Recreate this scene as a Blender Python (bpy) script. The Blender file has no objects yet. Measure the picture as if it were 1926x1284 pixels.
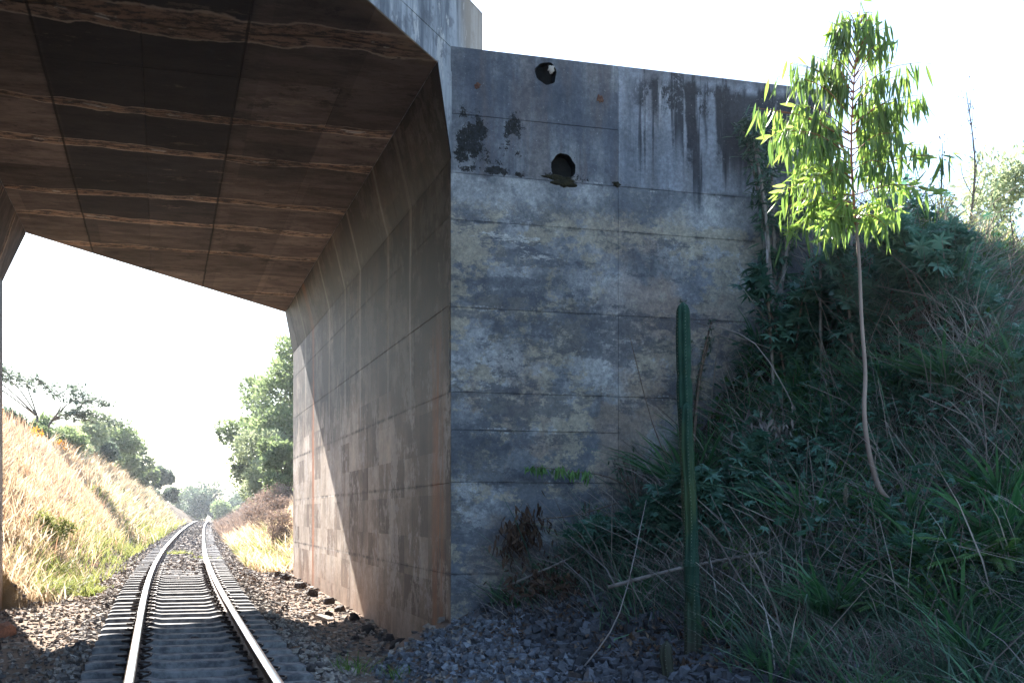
import bpy, math, random
import numpy as np
from mathutils import Vector, Matrix
random.seed(7)
RN = np.random.RandomState(11)
sc = bpy.context.scene
COL = sc.collection

# ------------------------------------------------------------------ camera
TH = math.atan(658/2200)                    # yaw of the view to the right of the track
CH = 1.25                                   # camera above the near rail head
cam_d = bpy.data.cameras.new('camera'); cam = bpy.data.objects.new('camera', cam_d); COL.objects.link(cam)
cam.location = (0, 0, CH); cam.rotation_euler = (math.radians(90), 0, -TH)
cam_d.sensor_width = 36; cam_d.lens = 36*2200/1926
cam_d.shift_y = (967-642)/1926
cam_d.clip_start = .1; cam_d.clip_end = 3000
sc.camera = cam
# ------------------------------------------------------------------ sky, sun, exposure
SUN = Vector((-.19, 1, .78)).normalized()
EL = math.asin(SUN.z); AZ = math.atan2(SUN.x, SUN.y)
w = bpy.data.worlds.new('World'); sc.world = w; w.use_nodes = True
wt = w.node_tree; wt.nodes.clear()
sky = wt.nodes.new('ShaderNodeTexSky'); sky.sky_type = 'NISHITA'; sky.sun_disc = False
sky.sun_elevation = EL; sky.sun_rotation = AZ % (2*math.pi)
sky.air_density = 1.1; sky.dust_density = .9; sky.ozone_density = 3.0
bg = wt.nodes.new('ShaderNodeBackground'); bg.inputs[1].default_value = .085
wo = wt.nodes.new('ShaderNodeOutputWorld')
wt.links.new(sky.outputs[0], bg.inputs[0]); wt.links.new(bg.outputs[0], wo.inputs[0])
sd = bpy.data.lights.new('sun', 'SUN'); sd.energy = 5.0; sd.angle = math.radians(.53); sd.color = (1, .95, .88)
so = bpy.data.objects.new('sun', sd); COL.objects.link(so)
so.rotation_euler = (-SUN).to_track_quat('-Z', 'Y').to_euler(); so.location = (-20, 60, 60)
sc.view_settings.view_transform = 'Standard'; sc.view_settings.look = 'None'
sc.view_settings.gamma = 1; sc.view_settings.use_curve_mapping = False
sc.view_settings.exposure = 2.5

# ------------------------------------------------------------------ helpers: objects
ORG = {}
def tag(o, label=None, cat=None, group=None, kind=None):
    if label: o['label'] = label
    if cat: o['category'] = cat
    if group: o['group'] = group
    if kind: o['kind'] = kind
    return o
def empty(name, loc, label, cat, group=None, rz=0):
    o = bpy.data.objects.new(name, None); COL.objects.link(o); o.location = loc; o.empty_display_size = .2
    o.rotation_euler.z = rz
    ORG[o] = np.array(loc, float); return tag(o, label, cat, group)
def link(name, me, parent=None, loc=None):
    o = bpy.data.objects.new(name, me); COL.objects.link(o)
    if parent: o.parent = parent
    if loc is not None: o.location = loc
    return o
class MA:
    """collects vertices, quads and tris; build() links them as ONE mesh object"""
    def __init__(s): s.v=[]; s.q=[]; s.t=[]; s.n=0
    def add(s, v, q=None, t=None):
        v = np.asarray(v, float).reshape(-1, 3)
        s.v.append(v)
        if q is not None and len(q): s.q.append(np.asarray(q, int).reshape(-1, 4)+s.n)
        if t is not None and len(t): s.t.append(np.asarray(t, int).reshape(-1, 3)+s.n)
        s.n += len(v)
        return s
    def mesh(s, name, mat, smooth=False, off=None):
        v = np.vstack(s.v)
        if off is not None: v = v-off
        q = np.vstack(s.q) if s.q else np.zeros((0, 4), int)
        t = np.vstack(s.t) if s.t else np.zeros((0, 3), int)
        me = bpy.data.meshes.new(name)
        me.vertices.add(len(v)); me.vertices.foreach_set('co', v.astype(np.float32).ravel())
        li = np.concatenate([q.ravel(), t.ravel()]).astype(np.int32)
        me.loops.add(len(li)); me.loops.foreach_set('vertex_index', li)
        ls = np.concatenate([np.arange(len(q))*4, len(q)*4+np.arange(len(t))*3]).astype(np.int32)
        me.polygons.add(len(ls)); me.polygons.foreach_set('loop_start', ls)
        me.polygons.foreach_set('use_smooth', np.full(len(ls), bool(smooth)))
        me.materials.append(mat); me.update(calc_edges=True); me.validate()
        return me
    def build(s, name, mat, parent=None, smooth=False):
        root = parent
        while root is not None and root not in ORG: root = root.parent
        off = ORG[root] if root is not None else None
        return link(name, s.mesh(name, mat, smooth, off), parent)
def box(m, x0, x1, y0, y1, z0, z1):
    v = [(x, y, z) for x in (x0, x1) for y in (y0, y1) for z in (z0, z1)]
    m.add(v, [(0,1,3,2),(4,6,7,5),(0,4,5,1),(2,3,7,6),(0,2,6,4),(1,5,7,3)]); return m
def prism(m, poly, z0, z1):
    n = len(poly)
    v = [(x, y, z0) for x, y in poly]+[(x, y, z1) for x, y in poly]
    q = [(i, (i+1) % n, (i+1) % n+n, i+n) for i in range(n)]
    t = [(0, i+1, i) for i in range(1, n-1)]+[(n, n+i, n+i+1) for i in range(1, n-1)]
    m.add(v, q, t); return m
def tube(m, pts, rad, k=6, cap=True):
    P = np.asarray(pts, float); n = len(P)
    rad = np.broadcast_to(np.asarray(rad, float), (n,))
    T = np.gradient(P, axis=0).astype(float); T /= np.linalg.norm(T, axis=1)[:, None]+1e-9
    ref = np.array([0, 0, 1.]) if abs(T[:, 2]).mean() < .8 else np.array([1., 0, 0])
    A = np.cross(T, ref); A /= np.linalg.norm(A, axis=1)[:, None]+1e-9
    B = np.cross(T, A)
    a = np.arange(k)*2*math.pi/k
    V = P[:, None]+rad[:, None, None]*(np.cos(a)[None, :, None]*A[:, None]+np.sin(a)[None, :, None]*B[:, None])
    q = []
    for i in range(n-1):
        for j in range(k):
            q.append((i*k+j, i*k+(j+1) % k, (i+1)*k+(j+1) % k, (i+1)*k+j))
    v = V.reshape(-1, 3); t = []
    if cap:
        v = np.vstack([v, P[:1], P[-1:]])
        for j in range(k):
            t.append((n*k, (j+1) % k, j)); t.append((n*k+1, (n-1)*k+j, (n-1)*k+(j+1) % k))
    m.add(v, q, t); return m
def curve(pts, n=12):
    P = np.asarray(pts, float); s = np.linspace(0, len(P)-1, n); out = []
    for u in s:
        i = min(int(u), len(P)-2); f = u-i
        p0 = P[max(i-1, 0)]; p1 = P[i]; p2 = P[i+1]; p3 = P[min(i+2, len(P)-1)]
        out.append(.5*((2*p1)+(p2-p0)*f+(2*p0-5*p1+4*p2-p3)*f*f+(3*p1-p0-3*p2+p3)*f**3))
    return np.array(out)
def rots(n, rng, tilt=None, up=None):
    """random rotation matrices (n,3,3)"""
    q = rng.normal(size=(n, 4)); q /= np.linalg.norm(q, axis=1)[:, None]
    w_, x, y, z = q.T
    return np.stack([np.stack([1-2*(y*y+z*z), 2*(x*y-z*w_), 2*(x*z+y*w_)], 1),
                     np.stack([2*(x*y+z*w_), 1-2*(x*x+z*z), 2*(y*z-x*w_)], 1),
                     np.stack([2*(x*z-y*w_), 2*(y*z+x*w_), 1-2*(x*x+y*y)], 1)], 1)
def frames(d, rng=None, roll=None, upv=(0, 0, 1)):
    """matrices whose +Y column is d and +Z as near up as possible; optional roll"""
    d = np.asarray(d, float); d = d/(np.linalg.norm(d, axis=1)[:, None]+1e-9)
    up = np.broadcast_to(np.array(upv, float), d.shape)+1e-3*np.array([.3, .7, 0])
    x = np.cross(d, up); x /= np.linalg.norm(x, axis=1)[:, None]+1e-9
    z = np.cross(x, d)
    if roll is not None:
        c = np.cos(roll)[:, None]; s = np.sin(roll)[:, None]
        x, z = x*c+z*s, z*c-x*s
    return np.stack([x, d, z], 2)
def scatter(m, tv, tq, tt, pos, R, S):
    """place template (tv,tq,tt) with rotations R and scales S (n,) or (n,3)"""
    tv = np.asarray(tv, float); n = len(pos)
    S = np.asarray(S, float)
    if S.ndim == 1: S = np.repeat(S[:, None], 3, 1)
    V = np.einsum('nij,nkj->nki', R, tv[None]*S[:, None, :])+np.asarray(pos)[:, None, :]
    k = len(tv); off = (np.arange(n)*k)[:, None, None]
    q = (np.asarray(tq, int)[None]+off).reshape(-1, 4) if len(tq) else None
    t = (np.asarray(tt, int)[None]+off).reshape(-1, 3) if len(tt) else None
    m.add(V.reshape(-1, 3), q, t); return m
# ------------------------------------------------------------------ helpers: materials
class NT:
    def __init__(s, name):
        s.m = bpy.data.materials.new(name); s.m.use_nodes = True; s.t = s.m.node_tree; s.t.nodes.clear()
        s.out = s.n('ShaderNodeOutputMaterial'); s._pos = None
    def n(s, ty, **kw):
        nd = s.t.nodes.new(ty)
        for k, v in kw.items(): setattr(nd, k, v)
        return nd
    def l(s, a, b):
        if hasattr(a, 'is_output'): s.t.links.new(a, b)
        elif isinstance(a, (tuple, list)): b.default_value = tuple(a)+(1,)*(len(b.default_value)-len(a)) if len(b.default_value) > len(a) else a
        else: b.default_value = a
    def pos(s):
        if s._pos is None:
            g = s.n('ShaderNodeNewGeometry'); sp = s.n('ShaderNodeSeparateXYZ'); s.t.links.new(g.outputs['Position'], sp.inputs[0])
            s._pos = (g.outputs['Position'], sp.outputs[0], sp.outputs[1], sp.outputs[2]); s.island = g.outputs['Random Per Island']
        return s._pos
    def mth(s, op, a, b=0., c=0., clamp=False):
        nd = s.n('ShaderNodeMath', operation=op); nd.use_clamp = clamp
        s.l(a, nd.inputs[0]); s.l(b, nd.inputs[1])
        if op in ('MULTIPLY_ADD', 'SMOOTH_MIN', 'SMOOTH_MAX'): s.l(c, nd.inputs[2])
        return nd.outputs[0]
    def scl(s, v, k):
        nd = s.n('ShaderNodeMapping'); s.l(v, nd.inputs[0]); nd.inputs['Scale'].default_value = k; return nd.outputs[0]
    def noise(s, scale, detail=4, rough=.6, vec=None, k=None, dist=0, off=0):
        nd = s.n('ShaderNodeTexNoise'); v = vec if vec is not None else s.pos()[0]
        if k or off:
            mp = s.n('ShaderNodeMapping'); s.l(v, mp.inputs[0]); mp.inputs['Scale'].default_value = k or (1, 1, 1)
            mp.inputs['Location'].default_value = (off, off*1.7, off*.6); v = mp.outputs[0]
        s.l(v, nd.inputs['Vector']); nd.inputs['Scale'].default_value = scale; nd.inputs['Detail'].default_value = detail
        nd.inputs['Roughness'].default_value = rough; nd.inputs['Distortion'].default_value = dist
        return nd.outputs['Fac']
    def vor(s, scale, k=None, feature='F1', out='Distance'):
        nd = s.n('ShaderNodeTexVoronoi', feature=feature); v = s.pos()[0]
        if k: v = s.scl(v, k)
        s.l(v, nd.inputs['Vector']); nd.inputs['Scale'].default_value = scale; return nd.outputs[out]
    def ss(s, v, a, b, lo=0., hi=1.):
        nd = s.n('ShaderNodeMapRange', interpolation_type='SMOOTHSTEP'); s.l(v, nd.inputs[0])
        if a <= b:
            nd.inputs[1].default_value = a; nd.inputs[2].default_value = b; nd.inputs[3].default_value = lo; nd.inputs[4].default_value = hi
        else:
            nd.inputs[1].default_value = b; nd.inputs[2].default_value = a; nd.inputs[3].default_value = hi; nd.inputs[4].default_value = lo
        return nd.outputs[0]
    def box1(s, v, a, b, soft):
        return s.mth('MULTIPLY', s.ss(v, a-soft, a+soft), s.ss(v, b+soft, b-soft))
    def mix(s, f, a, b, mode='MIX'):
        nd = s.n('ShaderNodeMix', data_type='RGBA', blend_type=mode); s.l(f, nd.inputs[0]); s.l(a, nd.inputs[6]); s.l(b, nd.inputs[7]); return nd.outputs[2]
    def ramp(s, f, stops):
        nd = s.n('ShaderNodeValToRGB'); s.l(f, nd.inputs[0]); e = nd.color_ramp.elements
        while len(e) > len(stops): e.remove(e[-1])
        while len(e) < len(stops): e.new(.5)
        for i, (p, c) in enumerate(stops): e[i].position = p; e[i].color = tuple(c)+(1,)
        return nd.outputs[0]
    def hsv(s, c, h=.5, sa=1., v=1.):
        nd = s.n('ShaderNodeHueSaturation'); s.l(h, nd.inputs[0]); s.l(sa, nd.inputs[1]); s.l(v, nd.inputs[2]); s.l(c, nd.inputs[4]); return nd.outputs[0]
    def bump(s, h, strength=.4, dist=.01):
        nd = s.n('ShaderNodeBump'); nd.inputs['Strength'].default_value = strength; nd.inputs['Distance'].default_value = dist; s.l(h, nd.inputs['Height']); return nd.outputs[0]
    def fin(s, col, rough=.9, metal=0., normal=None, spec=.3, transl=0.):
        p = s.n('ShaderNodeBsdfPrincipled'); s.l(col, p.inputs['Base Color']); s.l(rough, p.inputs['Roughness']); s.l(metal, p.inputs['Metallic'])
        p.inputs['Specular IOR Level'].default_value = spec
        if normal is not None: s.l(normal, p.inputs['Normal'])
        o = p.outputs[0]
        if transl:
            tr = s.n('ShaderNodeBsdfTranslucent'); s.l(s.hsv(col, .49, 1.15, 1.5), tr.inputs[0]); mx = s.n('ShaderNodeMixShader'); mx.inputs[0].default_value = transl
            s.t.links.new(o, mx.inputs[1]); s.t.links.new(tr.outputs[0], mx.inputs[2]); o = mx.outputs[0]
        s.t.links.new(o, s.out.inputs[0]); return s.m
def leafmat(name, c1, c2, rough=.5, transl=.35, spec=.35, noise=.0):
    s = NT(name); s.pos(); c = s.mix(s.island, c1, c2)
    oi = s.n('ShaderNodeObjectInfo').outputs['Random']
    c = s.hsv(c, .5, 1., s.mth('MULTIPLY_ADD', oi, .25, .88))
    v = s.noise(1.3, 2); c = s.hsv(c, .5, 1., s.ss(v, .3, .7, .78, 1.2))
    return s.fin(c, rough, 0, None, spec, transl)
CRACKS = [11.75, 14.5, 16.05, 18.4, 20.0, 22.0, 25.7]
def plates(s, ax, bx, sa, sb, amt):
    """formwork sheets: each cell of the grid a slightly different cast tone"""
    a = s.mth('FLOOR', s.mth('DIVIDE', ax, sa)); b = s.mth('FLOOR', s.mth('DIVIDE', bx, sb))
    a = s.mth('MULTIPLY_ADD', a, 1., s.mth('MULTIPLY', s.mth('MODULO', s.mth('ABSOLUTE', b), 2.), 17.))
    cv = s.n('ShaderNodeCombineXYZ'); s.l(a, cv.inputs[0]); s.l(b, cv.inputs[1])
    wn = s.n('ShaderNodeTexWhiteNoise'); s.l(cv.outputs[0], wn.inputs[0])
    return s.mth('MULTIPLY_ADD', wn.outputs[0], amt, 1-amt*.5)
def objvar(s, c, amt):
    oi = s.n('ShaderNodeObjectInfo').outputs['Random']
    return s.hsv(c, .5, 1., s.mth('MULTIPLY_ADD', oi, amt, 1-amt*.5))
def m_wing():
    s = NT('weathered_grey_concrete'); P, X, Y, Z = s.pos()
    big = s.noise(.9, 8, .62); mid = s.noise(3.2, 9, .72, off=3); fine = s.noise(24, 6, .75); spk = s.noise(11, 9, .8, off=13)
    def rough(n, amt=.22): return s.mth('ADD', n, s.mth('MULTIPLY', s.mth('SUBTRACT', spk, .5), amt))
    c = s.mix(s.ss(rough(big), .38, .62), (.14, .145, .155), (.40, .40, .39))
    c = s.mix(s.ss(rough(mid), .48, .58, 0, .55), c, (.12, .13, .155))
    low = s.ss(rough(Z, .9), 4.72, 4.5)
    tan = s.mth('MULTIPLY', s.ss(rough(s.noise(.95, 10, .74, k=(1, 1, 1.5), off=7), .3), .49, .53), low)
    c = s.mix(s.mth('MULTIPLY', tan, .8), c, (.38, .32, .22))
    tan2 = s.mth('MULTIPLY', s.ss(rough(s.noise(.8, 6, .65, off=19)), .49, .6), s.ss(X, 4.3, 5.6)); tan2 = s.mth('MULTIPLY', tan2, low)
    c = s.mix(s.mth('MULTIPLY', tan2, .75), c, (.33, .24, .175))
    t3 = s.mth('MULTIPLY', s.ss(rough(s.noise(1.3, 6, .65, k=(1, 1, .7), off=29)), .52, .6), s.ss(Z, 3.3, 2.4))
    c = s.mix(s.mth('MULTIPLY', t3, .8), c, (.28, .215, .165))
    blk = s.mth('MULTIPLY', s.ss(rough(s.noise(1.25, 10, .78, k=(.6, 1, 1.7), off=31), .35), .52, .56), low)
    c = s.mix(s.mth('MULTIPLY', blk, .7), c, (.085, .09, .105))
    bl2 = s.mth('MULTIPLY', s.ss(rough(s.noise(3.4, 9, .8, k=(.8, 1, 1.3), off=47), .4), .55, .6), low)
    c = s.mix(s.mth('MULTIPLY', bl2, .45), c, (.095, .10, .12))
    fl = s.mth('MULTIPLY', s.ss(rough(s.noise(4.2, 9, .8, off=67), .5), .57, .6), s.box1(Z, 3.2, 4.9, .4)); c = s.mix(s.mth('MULTIPLY', fl, .55), c, (.40, .36, .27))
    # top lift: darker, vertical run-off streaks
    top = s.ss(s.mth('ADD', Z, s.mth('MULTIPLY', s.noise(2.5, 5), .2)), 5.03, 5.1)
    st = s.noise(5.5, 7, .66, k=(1, 1, .09), off=5)
    c = s.mix(s.mth('MULTIPLY', top, s.ss(rough(st, .1), .36, .62, .3, .85)), c, (.075, .082, .105))
    br = s.mth('MULTIPLY', s.ss(s.noise(3.5, 6, .66, k=(1, 1, .13), off=12), .5, .62), top)
    c = s.mix(s.mth('MULTIPLY', br, .5), c, (.15, .115, .10))
    rt = s.mth('MULTIPLY', s.ss(X, 4.94, 4.955), top)
    c = s.mix(s.mth('MULTIPLY', rt, s.ss(s.noise(3, 6, .6, k=(1, 1, .12), off=77), .4, .6, .25, .7)), c, (.33, .355, .40))
    sx = s.noise(5.2, 6, .62, k=(1, 1, .025), off=23); ln = s.noise(6, 2, .5, k=(1, 1, .0), off=9)
    reach = s.ss(s.mth('MULTIPLY_ADD', ln, 2.6, Z), 6.2, 6.75)
    brk = s.ss(s.mth('ADD', spk, s.mth('MULTIPLY', s.ss(Z, 6.0, 5.6), .2)), .40, .5)
    sx2 = s.noise(3.1, 3, .6, k=(1, 1, .004), off=37); sx2 = s.mth('MULTIPLY', s.ss(rough(sx2, .12), .52, .56), s.mth('MULTIPLY', s.ss(X, 5.15, 5.3), s.ss(s.mth('MULTIPLY_ADD', sx, 1.2, Z), 5.55, 6.0)))
    c = s.mix(s.mth('MULTIPLY', s.mth('MULTIPLY', sx2, s.ss(Z, 6.22, 6.12)), .93), c, (.012, .014, .02))
    xw_ = s.mth('ADD', s.mth('MULTIPLY_ADD', s.noise(1.6, 3, .6, off=111), .10, X), s.mth('MULTIPLY_ADD', spk, .05, -.075)); edge = s.mth('MULTIPLY_ADD', spk, .9, s.mth('SUBTRACT', Z, .45)); dr = None
    for (a, b, zend, k) in [(5.36, 5.44, 5.55, .8), (5.60, 5.63, 5.3, .55), (5.79, 5.92, 5.1, .95), (6.02, 6.05, 5.2, .6), (6.17, 6.25, 5.15, .9), (6.27, 6.36, 5.45, .8), (6.52, 6.56, 5.25, .6), (6.72, 6.95, 5.3, .85), (7.05, 7.2, 5.4, .8)]:
        e = s.mth('MULTIPLY', s.mth('MULTIPLY', s.box1(xw_, a, b, .022), s.ss(edge, zend, zend+.55)), k); dr = e if dr is None else s.mth('MAXIMUM', dr, e)
    dr = s.mth('MULTIPLY', s.mth('MINIMUM', s.mth('MULTIPLY', dr, 1.35), .97), s.ss(s.mth('MULTIPLY_ADD', spk, .25, Z), 6.42, 6.32)); c = s.mix(dr, c, (.012, .014, .02))
    runs = s.mth('MULTIPLY', s.mth('MULTIPLY', s.ss(sx, .485, .53), s.ss(X, 5.0, 5.3)), s.mth('MULTIPLY', reach, brk))
    c = s.mix(s.mth('MULTIPLY', runs, .93), c, (.014, .016, .022))
    bnd = s.mth('MULTIPLY', s.box1(Z, 5.85, 6.2, .08), s.ss(X, 5.0, 5.3)); bl = s.mth('MULTIPLY', bnd, s.ss(s.noise(5, 10, .8, k=(1, 1, .5), off=88), .51, .56)); c = s.mix(bl, c, (.018, .02, .024))
    wr = s.mth('MULTIPLY', s.mth('MULTIPLY', s.ss(s.noise(8, 6, .7, k=(1, 1, .07), off=63), .62, .66), s.ss(X, 5.2, 5.4)), s.box1(Z, 5.7, 6.15, .1)); c = s.mix(s.mth('MULTIPLY', wr, .8), c, (.42, .42, .42))
    cap = s.mth('MULTIPLY', s.ss(s.mth('MULTIPLY_ADD', rough(mid), .3, Z), 6.38, 6.46), s.ss(X, 5, 6)); c = s.mix(s.mth('MULTIPLY', cap, .55), c, (.08, .07, .07))
    zj_ = None
    for k in (.6, 1.6, 2.17, 2.58, 3.5, 4.45, 4.96):
        e = s.mth('ABSOLUTE', s.mth('SUBTRACT', s.mth('MULTIPLY_ADD', mid, .03, Z), k+.015)); zj_ = e if zj_ is None else s.mth('MINIMUM', zj_, e)
    c = s.mix(s.mth('MULTIPLY', s.ss(zj_, .035, .0), s.ss(rough(mid), .49, .58, .05, .7)), c, (.045, .045, .05))
    lg = s.mth('MULTIPLY', s.box1(zj_, .012, .03, .008), s.ss(s.noise(1.7, 8, .8, off=101), .57, .6)); c = s.mix(lg, c, (.42, .42, .41))
    # black lichen left of the pipes
    l1 = s.mth('MULTIPLY', s.box1(X, 3.06, 3.42, .1), s.box1(Z, 5.05, 5.7, .1)); l2 = s.mth('MULTIPLY', s.box1(X, 3.55, 3.85, .1), s.box1(Z, 5.12, 5.62, .12)); l3 = s.mth('MULTIPLY', s.box1(X, 3.05, 4.6, .2), s.box1(Z, 4.97, 5.06, .03))
    lich = s.mth('MAXIMUM', s.mth('MAXIMUM', l1, l2), s.mth('MULTIPLY', l3, .9)); ln2 = s.mth('ADD', s.noise(4.2, 10, .78, off=41), s.mth('MULTIPLY', lich, .17))
    c = s.mix(s.mth('MULTIPLY', s.ss(ln2, .64, .66), s.ss(lich, .02, .1)), c, (.014, .012, .008))
    wf = s.mth('MULTIPLY', s.ss(s.noise(1.5, 9, .72, k=(1, 1, 4.2), off=15), .57, .58), s.box1(Z, 4.05, 4.44, .06)); wf = s.mth('MULTIPLY', wf, s.ss(X, 4.4, 4.0))
    wf2 = s.mth('MULTIPLY', s.ss(s.noise(3.1, 8, .7, k=(.7, 1, 5), off=55), .69, .70), .6)
    c = s.mix(s.mth('MAXIMUM', wf, wf2), c, (.48, .46, .42))
    c = s.mix(s.ss(fine, .35, .7, .45, 0.), c, (.05, .055, .065))
    pores = s.ss(s.vor(9), .03, .06, .8, 0); c = s.mix(pores, c, (.02, .02, .02))
    sp2 = s.ss(s.noise(45, 3, .7, off=5), .66, .7, 0, .5); c = s.mix(sp2, c, (.36, .36, .36))
    c = s.hsv(c, .5, .9, s.ss(s.noise(1.7, 10, .8, off=141), .3, .7, .8, 1.45))
    c = objvar(s, c, .16)
    h = s.mth('ADD', s.mth('MULTIPLY', mid, 1.), s.mth('MULTIPLY', spk, .6))
    return s.fin(c, .9, 0, s.bump(h, .8, .02), .2)
def m_abut(nm='stained_brown_concrete', dark=1.):
    s = NT(nm); P, X, Y, Z = s.pos()
    big = s.noise(.8, 7, .6); mid = s.noise(2.8, 9, .74, off=4); fine = s.noise(20, 5, .75); spk = s.noise(9, 9, .8, off=14)
    pl = s.mth('ADD', s.mth('MULTIPLY', plates(s, Y, Z, .93, .49, 1.), .42), s.mth('MULTIPLY', plates(s, Y, Z, .465, .98, 1.), .22))
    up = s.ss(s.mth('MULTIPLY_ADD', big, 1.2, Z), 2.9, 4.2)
    t = s.mth('ADD', s.mth('MULTIPLY_ADD', big, .5, pl), s.mth('MULTIPLY', s.mth('SUBTRACT', spk, .5), .5)); t = s.mth('ADD', t, s.mth('MULTIPLY', s.mth('MULTIPLY', s.ss(Z, 4.2, 2.2), s.ss(Y, 14, 19)), .2)); t = s.mth('SUBTRACT', s.mth('SUBTRACT', t, .33), s.mth('MULTIPLY', up, .2))  # low far part painted lighter to strengthen the sunlit wedge
    c = s.ramp(s.mth('MULTIPLY', t, 1.), [(.3, (.07, .046, .036)), (.48, (.14, .098, .074)), (.62, (.235, .175, .135)), (.8, (.46, .38, .31))])
    st = s.noise(3.6, 8, .7, k=(1, 1, .1), off=6)
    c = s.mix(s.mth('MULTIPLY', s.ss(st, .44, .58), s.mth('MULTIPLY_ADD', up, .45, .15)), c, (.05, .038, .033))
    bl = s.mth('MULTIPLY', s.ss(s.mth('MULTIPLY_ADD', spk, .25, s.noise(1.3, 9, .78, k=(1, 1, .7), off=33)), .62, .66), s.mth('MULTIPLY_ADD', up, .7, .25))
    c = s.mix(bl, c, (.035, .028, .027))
    lt = s.ss(s.mth('MULTIPLY_ADD', spk, .25, s.noise(1.0, 9, .78, k=(1, 1, .8), off=44)), .63, .67, 0, .65); c = s.mix(s.mth('MULTIPLY', lt, s.mth('SUBTRACT', 1., s.mth('MULTIPLY', up, .6))), c, (.50, .44, .39))
    zj_ = None
    for k in (.6, 1.59, 2.58, 3.53, 4.5, 5.1):
        e = s.mth('ABSOLUTE', s.mth('SUBTRACT', Z, k)); zj_ = e if zj_ is None else s.mth('MINIMUM', zj_, e)
    c = s.mix(s.mth('MULTIPLY', s.ss(zj_, .045, .0), s.ss(mid, .45, .6)), c, (.03, .022, .02))
    # rust run-off and the mineral trails under the soffit cracks
    wob = s.mth('MULTIPLY', s.mth('SUBTRACT', s.noise(.9, 3), .5), .3)
    yw = s.mth('ADD', Y, wob)
    rust = s.mth('MAXIMUM', s.box1(yw, 24.25, 24.6, .12), s.mth('MULTIPLY', s.box1(yw, 12.7, 13.25, .22), s.ss(Z, 3.6, 3.1)))
    rust = s.mth('MULTIPLY', rust, s.ss(s.noise(6, 5, .6, k=(1, 1, .08), off=2), .4, .55, .25, .95))
    c = s.mix(rust, c, (.34, .12, .045))
    w1 = s.mth('SUBTRACT', Y, s.mth('MULTIPLY', s.mth('SUBTRACT', s.noise(.7, 4, off=8), .5), .22))
    d = None
    for k in CRACKS:
        e = s.mth('ABSOLUTE', s.mth('SUBTRACT', w1, k)); d = e if d is None else s.mth('MINIMUM', d, e)
    trail = s.mth('MULTIPLY', s.ss(d, .1, .035), s.ss(s.mth('MULTIPLY_ADD', s.noise(.8, 2, off=61), 3., Z), 4.2, 4.8))
    c = s.mix(s.mth('MULTIPLY', trail, .85), c, (.40, .33, .27))
    core = s.mth('MULTIPLY', s.ss(d, .035, .012), s.ss(s.noise(1.2, 3, off=71), .45, .55)); core = s.mth('MULTIPLY', core, s.ss(Z, 2.2, 3.2))
    c = s.mix(s.mth('MULTIPLY', core, .8), c, (.5, .5, .5))
    base = s.ss(s.mth('MULTIPLY_ADD', mid, 1.2, Z), 1.2, .3); c = s.mix(s.mth('MULTIPLY', base, .5), c, (.21, .115, .065))
    c = s.mix(s.ss(fine, .35, .7, .3, 0.), c, (.05, .04, .035))
    c = s.mix(s.ss(s.vor(5, k=(1, 1, 1.4)), .03, .05, .8, 0), c, (.03, .025, .02))
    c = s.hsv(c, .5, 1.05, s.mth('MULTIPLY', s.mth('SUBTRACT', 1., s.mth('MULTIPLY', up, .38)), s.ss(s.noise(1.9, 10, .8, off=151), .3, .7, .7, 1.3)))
    c = objvar(s, c, .2)
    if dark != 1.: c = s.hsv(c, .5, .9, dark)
    return s.fin(c, .68, 0, s.bump(s.mth('ADD', mid, s.mth('MULTIPLY', fine, .5)), .4, .012), .18)
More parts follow.
